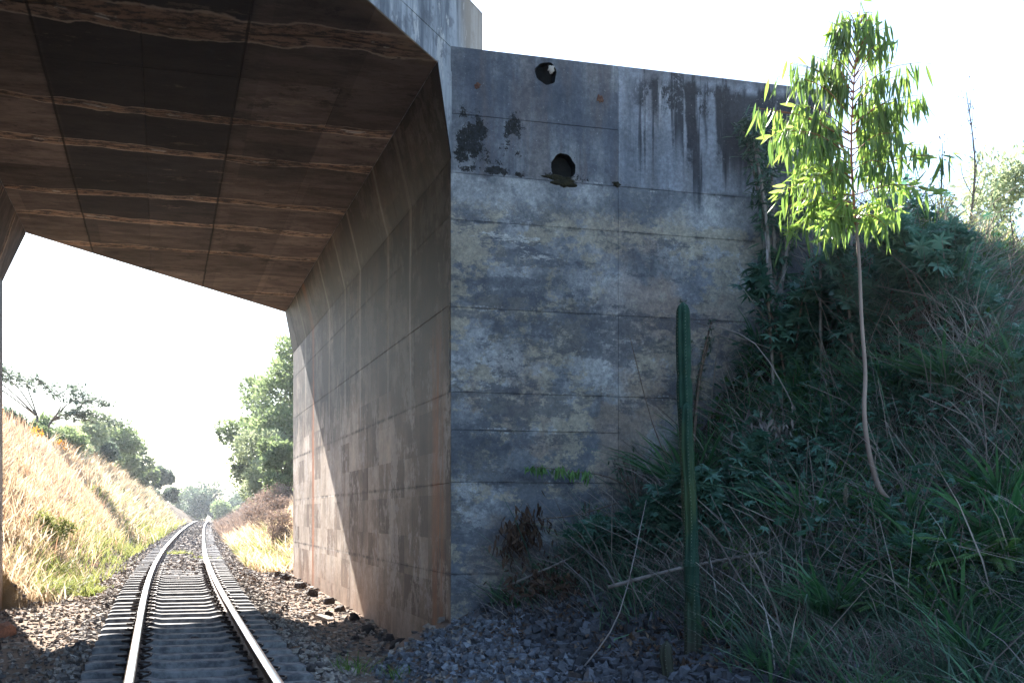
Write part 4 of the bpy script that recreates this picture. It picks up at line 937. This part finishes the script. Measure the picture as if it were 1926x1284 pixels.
# litter and soil leaves near the gravel
m = MA(); n = 9000; x, y = clumpy(n, 3.3, 7.5, 8.3, 12.2, 60, .35, rb); s_ = x-.38*(12.35-y); ok = (s_ > 2.7) & (y < 12.3); x, y = x[ok], y[ok]
P = surf(x, y, .03); P[:, 2] += rb.uniform(0, .05, len(x)); scatter(m, *LF4, P, frames(rb.normal(size=(len(x), 3))), rb.uniform(.03, .08, len(x)))
tag(m.build('leaf_litter', M['litter']), 'brown dead leaves lying between gravel and bank', 'dead leaves', kind='stuff')
# low broad-leaved ground cover
m = MA(); n = 13000; x, y = clumpy(n, 3.9, 10.5, 6.2, 12.2, 190, .2, rb); s_ = x-.38*(12.35-y); ok = (s_ > 3.7) & (y < 12.28); x, y = x[ok], y[ok]
P = surf(x, y, 0); P[:, 2] += rb.uniform(.05, .45, len(x)); scatter(m, *CMP, P, frames(rb.normal(size=(len(x), 3))+np.array([-.2, -.3, .3]), roll=rb.uniform(-.5, .5, len(x))), rb.uniform(.09, .22, len(x)))
gcm = m; tag(m.build('ground_cover', M['darkleaf']), 'low leafy ground cover between the grass of the right-hand bank', 'ground cover', kind='stuff')

m = MA(); n = 4800; x, y = clumpy(n, 4.2, 9.5, 7.2, 12.2, 55, .24, rb); s_ = x-.38*(12.35-y); ok = (s_ > 3.8) & (y < 12.2); x, y = x[ok], y[ok]
P = surf(x, y, 0); P[:, 2] += rb.uniform(.15, .65, len(x)); scatter(m, *PAL, P, frames(rb.normal(size=(len(x), 3))*np.array([1, 1, .4])+np.array([-.2, -.5, .2]), roll=rb.uniform(-.5, .5, len(x))), rb.uniform(.06, .14, len(x)))
tag(m.build('star_leaf_cover', M['castor']), 'blue-green star-shaped leaves growing in patches through the bank', 'ground cover', kind='stuff')
m = MA(); n = 6000; x, y = clumpy(n, 4.0, 10, 6.4, 12.2, 90, .14, rb); s_ = x-.38*(12.35-y); ok = (s_ > 3.5) & (y < 12.2); x, y = x[ok], y[ok]
P = surf(x, y, 0); P[:, 2] += rb.uniform(.08, .42, len(x)); scatter(m, *LF4, P, frames(rb.normal(size=(len(x), 3))+np.array([-.2, -.4, .5])), rb.uniform(.04, .1, len(x)))
tag(m.build('small_leaf_cover', M['fern']), 'small fresh green leaves in patches between the grass of the bank', 'ground cover', kind='stuff')
def bush(name, x, y, h, spread, n, size, tmpl, leaf, label, cat='shrub', seed=0, stems=7, z0=None, group=None, bark='twig', droop=0., lean=(0, 0)):
    rng = np.random.RandomState(seed); z = float(H(x, y)) if z0 is None else z0
    t = empty(name, (x, y, z), label, cat, group); m = MA(); pts = []
    for k in range(stems):
        a = rng.uniform(0, 6.28); r = spread*math.sqrt(rng.uniform(.05, 1)); hh = h*rng.uniform(.55, 1)
        tip = np.array([x+math.cos(a)*r+lean[0], y+math.sin(a)*r*.7+lean[1], z+hh]); mid = np.array([x, y, z])*.55+tip*.45+np.array([0, 0, .18*h])
        C_ = curve([(x+rng.normal()*.02, y+rng.normal()*.02, z-.05), mid, tip], 10); tube(m, C_, np.linspace(.012, .004, 10)*max(1, h), 5); pts += list(C_[3:])
    m.build('stem', M[bark], t, True)
    pts = np.array(pts); i = rng.randint(0, len(pts), n); P = pts[i]+rng.normal(size=(n, 3))*size*.35
    P[:, 1] = np.minimum(P[:, 1], 12.3) if y < 12.3 else P[:, 1]
    d = rng.normal(size=(n, 3))*np.array([1, 1, .5])+np.array([0, -.25, .1-droop]); d[:, 1] = np.where(P[:, 1] > 12.15, -abs(d[:, 1]), d[:, 1]) if y < 12.3 else d[:, 1]
    m = MA(); scatter(m, *tmpl, P, frames(d, roll=rng.uniform(-.6, .6, n)), size*rng.uniform(.6, 1.25, n)); m.build('foliage', M[leaf], t)
    return t
LAN = lance(.10, -.15, 4)
CG = 'broad-leaved shrubs on the shaded bank'
bush('broad_leaved_shrub', 5.15, 10.2, 1.20, 0.48, 573, .17, PAL, 'castor', 'blue-green star-leaved shrub right behind the cactus', seed=1, group=CG)
bush('broad_leaved_shrub', 4.85, 10.6, 0.95, 0.52, 436, .15, PAL, 'castor', 'blue-green star-leaved shrub low between the cactus and the gravel heap', seed=2, group=CG)
bush('broad_leaved_shrub', 4.35, 11.3, 0.75, 0.4, 354, .14, PAL, 'castor', 'small star-leaved plant just above the gravel heap', seed=3, group=CG)
bush('broad_leaved_shrub', 6.5, 11.2, 1.45, 0.57, 518, .18, PAL, 'castor', 'star-leaved shrub against the wing wall above the cactus top', seed=4, group=CG)
bush('broad_leaved_shrub', 6.9, 10.6, 1.70, 0.63, 546, .18, PAL, 'castor', 'tall star-leaved shrub left of the eucalyptus trunk', seed=5, group=CG)
bush('broad_leaved_shrub', 7.4, 10.2, 1.05, 0.69, 518, .18, PAL, 'castor', 'star-leaved shrub right of the eucalyptus trunk under its crown', seed=6, group=CG)
bush('broad_leaved_shrub', 8.3, 10.0, 0.6, 0.57, 327, .17, PAL, 'castor', 'star-leaved shrub high on the bank at the right', seed=7, group=CG)
bush('dark_sapling', 6.75, 12.0, 2.7, .5, 1700, .15, LAN, 'darkleaf', 'dark shaded sapling against the wing wall left of the sunlit eucalyptus', 'sapling', seed=8, droop=.5, bark='palebark')
bush('fine_leaved_shrub', 5.62, 11.9, 2.0, .3, 1500, .055, LAN, 'darkleaf', 'fine-leaved shrub against the wall directly behind the cactus tip', seed=9)
bush('low_shrub', 5.0, 12.0, .9, .3, 160, .1, LAN, 'darkleaf', 'thin shrub with small dark leaves at the wall left of the cactus', seed=10)
bush('low_shrub', 4.5, 12.1, .75, .2, 90, .08, LAN, 'darkleaf', 'sparse little shrub beside the light green hanging weed', seed=11)
for i, (x, y, l_) in enumerate([(6.35, 11.3, 'pale bare stem behind the eucalyptus trunk, leftmost of three'), (6.75, 11.0, 'pale bare stem behind the eucalyptus trunk, middle of three'), (6.95, 10.8, 'pale bare stem closest to the eucalyptus trunk')]):
    z = float(H(x, y)); m = MA(); tube(m, curve([(0, 0, -.1), (-.03, 0, .6), (-.08+.05*i, 0, 1.3), (-.1, 0, 1.9)], 10), np.linspace(.022, .012, 10), 6)
    for k in range(4): tube(m, [(-.08, 0, 1.1+.2*k), (-.08+rb.uniform(-.4, .4), rb.uniform(-.2, .1), 1.5+.2*k)], [.008, .003], 4)
    tag(link('dead_sapling', m.mesh('dead_sapling', M['palebark'], True), None, (x, y, z)), l_, 'sapling', 'pale stems behind the eucalyptus')
# strap-leaved clumps
def strap(x, y, n, h, label, seed, mat='shadegrass', name='strap_leaved_clump', wd=.022, cat='plant', group='strap-leaved clumps on the bank'):
    rng = np.random.RandomState(seed); z = float(H(x, y)); m = MA(); P = np.zeros((n, 3))+rng.normal(size=(n, 3))*np.array([.05, .05, 0])
    blades(m, P, h*rng.uniform(.6, 1.1, n), wd*rng.uniform(.7, 1.3, n), rng, .55, .9)
    me = m.mesh(name, M[mat]); return tag(link(name, me, None, (x, y, z-.02)), label, cat, group)
for i, (x, y, h, l_) in enumerate([(5.95, 7.9, .42, 'strap-leaved clump right of the cactus at the bottom edge'), (6.35, 7.75, .5, 'strap-leaved clump by the fern at the bottom right'), (6.7, 8.15, .45, 'strap-leaved clump nearest the right edge'),
                                   (6.1, 8.6, .4, 'strap-leaved clump below the foot of the eucalyptus'), (5.5, 11.7, .6, 'tall strap-leaved clump against the wall right of the cactus tip'), (7.2, 9.5, .4, 'strap-leaved clump right of the eucalyptus trunk'),
                                   (5.15, 8.25, .4, 'strap-leaved clump just right of the cactus foot'), (7.6, 9.0, .4, 'strap-leaved clump in the middle of the right edge'), (5.75, 9.6, .45, 'strap-leaved clump between cactus and eucalyptus'), (8.2, 9.6, .45, 'strap-leaved clump high at the right edge')]):
    strap(x, y, 100, h*1.75, l_, 200+i, wd=.036, mat='strapleaf')
def fern(x, y, n, s, label, seed):
    rng = np.random.RandomState(seed); z = float(H(x, y)); m = MA(); a = np.linspace(0, 6.28, n, endpoint=False)+rng.normal(size=n)*.2
    d = np.stack([np.cos(a), np.sin(a), rng.uniform(.4, 1.1, n)], 1); v = FERN[0].copy(); v[:, 2] -= .35*v[:, 1]**2
    scatter(m, v, FERN[1], FERN[2], np.zeros((n, 3)), frames(d), s*rng.uniform(.7, 1.1, n)); return tag(link('fern', m.mesh('fern', M['fern']), None, (x, y, z+.16)), label, 'fern', 'ferns on the bank')
fern(6.1, 7.5, 13, .62, 'bright fern at the bottom right, its fronds arching left', 301); fern(5.75, 9.1, 6, .34, 'small yellow-green fern halfway between cactus and eucalyptus', 302); fern(5.35, 7.75, 7, .34, 'low fern beside the cactus foot at the bottom edge', 303)
# sapling clusters with upright shoots
bush('leafy_shoot', 5.65, 8.05, .45, .12, 150, .06, LAN, 'fern', 'upright bright green shoots at the bottom right of the cactus', 'plant', seed=20)
bush('leafy_shoot', 5.95, 10.9, .5, .16, 130, .07, LAN, 'fern', 'light green leafy shoot on the bank above the dead leaves', 'plant', seed=21)
# dead curled leaves
def droopy(name, p, n, size, leaf, label, cat, seed, spread, twig=None, z0=None):
    rng = np.random.RandomState(seed); t = empty(name, p, label, cat)
    m = MA(); tw = curve(twig, 10) if twig is not None else curve([p, (p[0]+.05, p[1], p[2]+.1)], 3); tube(m, tw, np.linspace(.009, .004, len(tw)), 5); m.build('stem', M['twig'], t, True)
    i = rng.randint(len(tw)//2, len(tw), n); P = tw[i]+rng.normal(size=(n, 3))*np.array(spread); P[:, 1] = np.minimum(P[:, 1], 12.31)
    d = np.stack([rng.normal(size=n)*.35, rng.normal(size=n)*.35-.1, -np.ones(n)], 1); m = MA(); scatter(m, *lance(.13, -.3, 4), P, frames(d, roll=rng.uniform(-2, 2, n), upv=(0, 1, 0)), size*rng.uniform(.6, 1.2, n)); m.build('foliage', M[leaf], t)
droopy('dead_branch', (4.6, 11.9, 1.3), 260, .13, 'deadleaf', 'dead branch with a drooping bunch of dark withered leaves against the wall', 'branch', 1, (.10, .06, .11), [(4.75, 11.85, 1.38), (4.3, 11.95, 1.24), (3.95, 12.1, 1.2), (3.72, 12.1, 1.1), (3.62, 12.1, .95)])
droopy('hanging_weed', (4.85, 12.0, 1.6), 170, .10, 'weed', 'light green weed growing out horizontally in front of the wing wall', 'weed', 2, (.03, .05, .02), [(5.1, 11.95, 1.45), (4.7, 12.0, 1.66), (4.3, 12.05, 1.72), (3.85, 12.1, 1.77)])
droopy('withered_plant', (6.0, 10.7, 2.0), 50, .12, 'straw', 'withered plant with pale curled leaves above the star-leaved shrub', 'plant', 3, (.15, .1, .08), [(6.1, 10.7, 1.7), (6.0, 10.6, 2.1), (5.85, 10.5, 2.15)])
# dead brown leaves heap at the wall corner
m = MA(); n = 420; P = np.stack([rb.normal(size=n)*.26, rb.normal(size=n)*.2, np.abs(rb.normal(size=n))*.12], 1); scatter(m, *lance(.16, -.3, 4), P, frames(rb.normal(size=(n, 3))+np.array([0, 0, -.3]), roll=rb.uniform(-2, 2, n)), .11*rb.uniform(.6, 1.2, n))
tag(link('withered_leaves', m.mesh('withered_leaves', M['deadleaf']), None, (3.95, 11.55, float(H(3.95, 11.55))+.03)), 'bunch of withered brown leaves on top of the gravel heap by the wall', 'dead leaves')
# fallen sticks
def stick(name, pts, r, label, mat='palebark', group=None, cat='stick'):
    b = np.array(pts[0]); m = MA(); C_ = curve(np.array(pts)-b, 9); tube(m, C_, np.linspace(r, r*.55, 9), 6); return tag(link(name, m.mesh(name, M[mat], True), None, tuple(b)), label, cat, group)
hz = lambda x, y, d: (x, y, float(H(x, y))+d)
stick('fallen_branch', [hz(3.95, 10.1, .45), hz(4.5, 9.75, .42), hz(5.1, 9.3, .35)], .022, 'pale fallen branch lying behind the cactus at mid height')
stick('fallen_branch', [hz(3.5, 11.9, .25), hz(4.1, 11.5, .35), hz(4.6, 11.3, .42)], .016, 'thin grey branch lying on the slope below the dead leaf bunch')
stick('long_twig', [hz(3.5, 9.6, .02), hz(3.9, 9.7, .35), hz(4.5, 10.5, .9)], .008, 'long straight twig leaning from the gravel up to the left of the cactus', 'straw')
stick('long_twig', [hz(3.6, 8.6, .03), hz(3.3, 9.2, .1), hz(2.7, 9.3, .03)], .009, 'brown arching twig lying on the gravel at the bottom edge', 'twig')
stick('long_twig', [hz(5.6, 11.4, .2), hz(5.2, 11.7, .8), (4.95, 12.0, 3.2)], .008, 'thin dark twig leaning on the wing wall above the low shrub', 'twig')
stick('long_twig', [hz(6.3, 10.6, .3), (6.0, 11.1, 3.05), (5.6, 11.7, 3.35)], .008, 'pale twig reaching left across the wall right of the cactus tip', 'straw')
stick('long_twig', [hz(5.9, 7.6, .1), hz(6.5, 8.1, .45), hz(7.2, 9.1, .5)], .009, 'long curved twig rising across the lower right of the bank', 'twig')
# seed plume
m = MA(); tube(m, [(0, 0, 0), (.0, 0, .3)], [.004, .003], 4); n = 260; u = rb.uniform(0, 1, n); P = np.stack([rb.normal(size=n)*.006, rb.normal(size=n)*.006, .28+.24*u], 1)
scatter(m, *LF4, P, frames(np.stack([rb.normal(size=n)*.5, rb.normal(size=n)*.5, np.ones(n)], 1)), .035*np.sin(np.pi*(.15+.8*u)))
tag(link('seed_plume', m.mesh('seed_plume', M['seed']), None, (5.75, 9.0, float(H(5.75, 9.0))+.1)), 'cream feathery seed plume standing upright below the eucalyptus foot', 'grass plume')
# bare shrubs on the ridge
def bare(x, y, h, label, seed, n=16):
    rng = np.random.RandomState(seed); m = MA(); P0 = curve([(0, 0, 0), (rng.normal()*.05, 0, h*.5), (rng.normal()*.08, 0, h)], 12); tube(m, P0, np.linspace(.018, .004, 12), 5)
    for k in range(n):
        i = rng.randint(1, 10); L_ = h*rng.uniform(.15, .45)*(1-i/14); a = rng.uniform(0, 6.28); p = P0[i]; tube(m, curve([p, p+np.array([math.cos(a)*.25, math.sin(a)*.25, .5])*L_, p+np.array([math.cos(a)*.3, math.sin(a)*.3, 1.])*L_], 5), np.linspace(.006, .002, 5), 4)
    n2 = 90; q_ = P0[rng.randint(2, 12, n2)]+rng.normal(size=(n2, 3))*np.array([.05, .05, .1]); scatter(m, *LF4, q_, frames(rng.normal(size=(n2, 3))), rng.uniform(.02, .05, n2))
    return tag(link('bare_shrub', m.mesh('bare_shrub', M['twig'], False), None, (x, y, float(H(x, y))-.05)), label, 'shrub', 'bare shrubs on the ridge')
bare(9.85, 12.6, 1.75, 'tallest bare shrub standing on the ridge against the sky', 1); bare(9.3, 12.4, 1.1, 'shorter bare shrub left of the tallest one on the ridge', 2, 10); bare(9.6, 11.6, 1.0, 'forked bare shrub leaning over the ridge in front of the tallest', 3, 12)
bare(10.6, 12.2, 1.3, 'bare shrub at the right edge of the ridge by the pale tree', 4, 12)
bush('ridge_shrub', 10.3, 11.8, .7, .35, 420, .07, LAN, 'limegrass', 'sunlit yellow-green shrub at the right end of the ridge', seed=31); bush('ridge_shrub', 9.2, 12.3, .55, .3, 300, .07, LAN, 'limegrass', 'sunlit low shrub on the ridge beside the eucalyptus crown', seed=32)
for i, (x, y, h, lf, l_) in enumerate([(8.5, 12.5, .75, 'limegrass', 'yellow-green shrub right behind the eucalyptus crown on the ridge'), (8.9, 12.9, .7, 'drygrass', 'dry tan shrub on the ridge between crown and bare shrubs'), (9.9, 13.2, .8, 'limegrass', 'leafy lit shrub behind the tallest bare shrub'), (10.7, 13.0, .8, 'freshgrass', 'green lit shrub on the ridge right of the tallest bare shrub'), (11.2, 12.6, .9, 'limegrass', 'lit shrub at the picture edge below the pale tree')]):
    bush('ridge_shrub', x, y, h, .4, 420, .07, LAN, lf, l_, seed=330+i, group='sunlit shrubs on the ridge')
bush('ridge_shrub', 10.9, 11.1, .75, .3, 320, .09, LAN, 'freshgrass', 'bright green shrub low at the right edge of the ridge', seed=33)
tree('pale_tree', 14.75, 17.6, 4.4, 1.35, 'pale sunlit tree at the right edge of the picture behind the ridge', 'tree', 'treeleaf2', 5200, .12, None, .07, 10, seed=95, trunk_h=.05, shell=.15)
# green grass tuft at the bottom between track and gravel
GG = 'fresh grass tufts by the track'
for i, (x, y, n, h, l_) in enumerate([(1.95, 9.0, 260, .30, 'fresh green grass tuft at the bottom edge between rail and gravel'), (2.25, 9.3, 200, .24, 'fresh grass tuft right of the larger one, at the gravel edge'), (2.0, 10.1, 160, .26, 'upright grass tuft behind the larger one in the shade'), (2.6, 9.1, 110, .18, 'small grass tuft on the gravel at the bottom'),
                                      (1.75, 11.6, 70, .22, 'thin grass tuft farther back beside the rail in the shade'), (2.3, 11.5, 50, .16, 'tiny grass tuft before the dark rocks')]):
    rng = np.random.RandomState(400+i); m = MA(); P = np.stack([rng.normal(size=n)*.13, rng.normal(size=n)*.1, np.zeros(n)], 1); blades(m, P, h*rng.uniform(.5, 1.2, n), rng.uniform(.005, .011, n), rng, .35, .5)
    tag(link('grass_tuft', m.mesh('grass_tuft', M['freshgrass']), None, (x, y, float(H(x, y))-.02)), l_, 'grass', GG)
for i, (x, y, h, l_) in enumerate([(-1.15, 21.7, .22, 'lime green weed in the ballast left of the sleepers'), (.45, 33.5, .2, 'bright weed growing between the rails'), (1.0, 31, .12, 'small yellowish weed beside the right rail'), (-2.05, 21.9, .5, 'bushy green tuft at the left edge of the ballast'), (-1.8, 22.8, .45, 'tall grass tuft left of the ballast near the rust-red rock'), (-2.0, 24.5, .5, 'dense green tuft before the yellow-green bush')]):
    rng = np.random.RandomState(450+i); n = 160; m = MA(); P = np.stack([rng.normal(size=n)*.16, rng.normal(size=n)*.16, np.zeros(n)], 1); blades(m, P, h*rng.uniform(.5, 1.2, n), rng.uniform(.012, .03, n), rng, .5, .6)
    tag(link('weed', m.mesh('weed', M['limegrass']), None, (x, y, float(H(x, y))-.0)), l_, 'weed', 'weeds along the track')

# ---------- cactus
def ribbed(m, pts, rad, ribs=6, per=4, n=None, depth=.42, areoles=None, rot=0.):
    P = np.asarray(pts, float); N_ = len(P); k = ribs*per; a = np.arange(k)*2*math.pi/k
    prof = 1-depth*(1-np.abs(np.cos(a*ribs/2))**.8)
    V = P[:, None]+rad[:, None, None]*prof[None, :, None]*np.stack([np.cos(a+rot), np.sin(a+rot), 0*a], 1)[None]
    q = [(i*k+j, i*k+(j+1) % k, (i+1)*k+(j+1) % k, (i+1)*k+j) for i in range(N_-1) for j in range(k)]
    v = np.vstack([V.reshape(-1, 3), P[-1:]+np.array([[0, 0, .004]])]); t = [((N_-1)*k+j, (N_-1)*k+(j+1) % k, N_*k) for j in range(k)]
    m.add(v, q, t)
    if areoles is not None:
        for i in range(1, N_-1, 1):
            for r_ in range(ribs):
                c = V[i, r_*per]; d = c-P[i]; d /= np.linalg.norm(d)+1e-9
                for sp in range(3):
                    e = d*.02+np.array([random.uniform(-.008, .008), random.uniform(-.008, .008), random.uniform(-.008, .008)])
                    s_ = np.array([-d[1], d[0], 0])*.002
                    areoles.add([c-s_, c+s_, c+e], None, [(0, 1, 2)])
cb = (4.26, 8.95); cz0 = float(H(*cb))
ct = empty('column_cactus', (cb[0], cb[1], cz0), 'tall green ribbed column cactus with a shorter arm, standing before the wing wall', 'cactus')
def column(x0, y0, z0, z1, r, seed, lean=(0, 0), necks=(), ribs=6):
    n = int((z1-z0)/.028); t = np.linspace(0, 1, n); rg_ = np.random.RandomState(seed)
    zz = z0+(z1-z0)*t; rr = np.full(n, r)*(1+.05*np.sin(t*17+seed)+.03*np.sin(t*41+2*seed))*(1+.22*np.clip(1-(zz-z0)/1.0, 0, 1)*(seed == 1))
    for (zn, amt) in necks: rr *= 1-amt*np.exp(-((zz-zn)/.035)**2)
    tipd = np.clip((z1-zz)/(r*1.5), 0, 1); rr *= np.sqrt(1-(1-tipd)**2*.985)
    P = np.stack([x0+lean[0]*t+.012*np.sin(t*6), y0+lean[1]*t, zz], 1); return P, rr, ribs
for (nm, a) in (('main_stem', column(*cb, cz0-.1, 3.02, .064, 1, (-.09, 0), [(2.40, .17), (.95, .1)])), ('side_stem', column(cb[0]-.085, cb[1]-.10, .82, 2.17, .054, 2, (-.02, 0), [(1.55, .14)], 6))):
    m = MA(); ar = MA(); ribbed(m, a[0], a[1], a[2], 4, areoles=ar, rot=.35); o = m.build(nm, M['cactus'], ct, True); ar.build('spines', M['spine'], o)['kind'] = 'stuff'
m = MA(); tube(m, curve([(cb[0]-.02, cb[1]-.01, .5), (cb[0]-.06, cb[1]-.05, .64), (cb[0]-.084, cb[1]-.10, .88)], 8), np.linspace(.03, .05, 8), 12); m.build('stem_joint', M['cactus'], ct, True)
c2 = (3.92, 8.72); z2 = float(H(*c2)); t2 = empty('young_cactus', (c2[0], c2[1], z2), 'short young ribbed cactus at the bottom edge left of the tall one', 'cactus')
a = column(*c2, z2-.1, z2+.32, .055, 3); m = MA(); ar = MA(); ribbed(m, a[0], a[1], a[2], 4, areoles=ar); o = m.build('main_stem', M['cactus'], t2, True); ar.build('spines', M['spine'], o)['kind'] = 'stuff'

# ---------- eucalyptus sapling
def eucalyptus():
    rng = np.random.RandomState(5); bx, by = 6.05, 8.56; z = float(H(bx, by))
    t = empty('eucalyptus_sapling', (bx, by, z), 'slender sunlit eucalyptus sapling with crooked stem and long drooping leaves', 'tree')
    S = 9.95/2200; rx = np.array([.958, -.2865])
    def pt(px, py, dd=0.): r = rx*(px-1690)*S; return np.array([bx+r[0]+dd*.2865, by+r[1]+dd*.958, 1.25+(967-py)*S])
    stem = curve([pt(1700, 985), pt(1678, 958), pt(1645, 925), pt(1628, 880), pt(1616, 820), pt(1612, 765), pt(1614, 700), pt(1607, 600), pt(1603, 500), pt(1597, 420)], 40)
    m = MA(); tube(m, stem, np.linspace(.027, .013, 40), 9); m.build('trunk', M['eucbark'], t, True)
    up = curve([pt(1597, 425), pt(1590, 340), pt(1588, 260), pt(1592, 170), pt(1598, 90), pt(1606, -2)], 30)
    m = MA(); tube(m, up, np.linspace(.013, .003, 30), 7); leader = m.build('leader', M['eucred'], t, True)
    br_ = MA(); nodes = []
    spec = [(415, 40, -10, 60), (400, -60, 20, 45), (385, 70, -15, 60), (370, -95, 25, 40), (355, 100, 10, 40), (335, -110, 15, 45), (330, 125, -20, 10), (310, -70, 0, 60), (300, 105, -30, 45), (285, -120, -35, 25), (275, 130, -30, 20), (262, -150, -70, -10), (250, 90, -50, 40), (240, -105, -40, 40),
            (225, 95, -45, 30), (215, -90, -60, 20), (200, 70, -60, 30), (190, -95, -80, 15), (175, 115, -75, 10), (165, -55, -60, 20), (150, 60, -60, 10), (135, -45, -60, 0), (120, 45, -60, -10), (105, -40, -70, 10), (90, 35, -55, 0), (75, -30, -40, 0), (60, 25, -45, 0)]
    for (py, dx, dy, dp) in spec:
        i = int(np.clip((420-py)/405*29, 0, 29)); p = up[i]
        for rep in range(3):
            dd = rng.uniform(-1, 1)*abs(dx)*S*.9; sc_ = 1 if rep == 0 else rng.uniform(.5, 1.05)*rng.choice([-1, 1]); dx2 = dx*1.22; e = p+np.array([rx[0]*dx2*S*sc_+.2865*dd, rx[1]*dx2*S*sc_+.958*dd, -(dy+rng.uniform(-8, 8))*S])
            C_ = curve([p, p*.5+e*.5+np.array([0, 0, .06]), e+np.array([0, 0, -.03])], 9); tube(br_, C_, np.linspace(.006, .002, 9), 5)
            nodes += [(q_, (q_-p), (py < 330)) for q_ in C_[(2 if py > 150 else 3):]]
    br_.build('branch', M['eucred'], t, True)
    nodes += [(q_, np.array([rng.normal()*.1, rng.normal()*.1, 0]), True) for q_ in up[24:]]
    tm = [lance(w_, b_, 6) for w_, b_ in ((.06, -.12), (.048, .15), (.068, -.2), (.052, -.05))]
    tmy = [lance(w_, b_, 5) for w_, b_ in ((.105, -.15), (.125, .1))]
    def mesh_of(tp, mat, nm): return MA().add(*tp).mesh(nm, M[mat])
    meA = [mesh_of(tp, 'euc', 'leaf') for tp in tm]; meB = [mesh_of(tp, 'euc2', 'leaf') for tp in tmy]
    rest = MA(); resty = MA(); N_ = 3000; cnt = 0; org = ORG[t]
    for k in range(N_):
        q_, dr, upper = nodes[rng.randint(len(nodes))]
        if q_[2] > 4.95 and rng.uniform() < .62: continue; dr = dr/(np.linalg.norm(dr)+1e-6)
        zz = q_[2]; young = (not upper and rng.uniform() < .7) or rng.uniform() < .14
        if young: d = np.array([dr[0]*.8, dr[1]*.8, -.25])+rng.normal(size=3)*.45; L_ = rng.uniform(.08, .16)
        else: d = np.array([dr[0]*.18, dr[1]*.18, -1.])+rng.normal(size=3)*.16; L_ = rng.uniform(.15, .27)
        p = q_+rng.normal(size=3)*.018; Rm = frames(d[None], roll=rng.uniform(-3, 3, 1), upv=(.2, .9, .1))[0]
        if cnt < 300 and rng.uniform() < .12:
            me = meB[rng.randint(2)] if young else meA[rng.randint(4)]
            o = link('leaf', me, t); mt = Matrix([list(Rm[i]*L_)+[float(p[i]-org[i])] for i in range(3)]+[[0, 0, 0, 1]]); o.matrix_local = mt; cnt += 1
        else: scatter(resty if young else rest, *(tmy[rng.randint(2)] if young else tm[rng.randint(4)]), p[None], Rm[None], np.array([L_]))
    rest.build('foliage', M['euc'], t)['kind'] = 'stuff'; resty.build('young_foliage', M['euc2'], t)['kind'] = 'stuff'
eucalyptus()
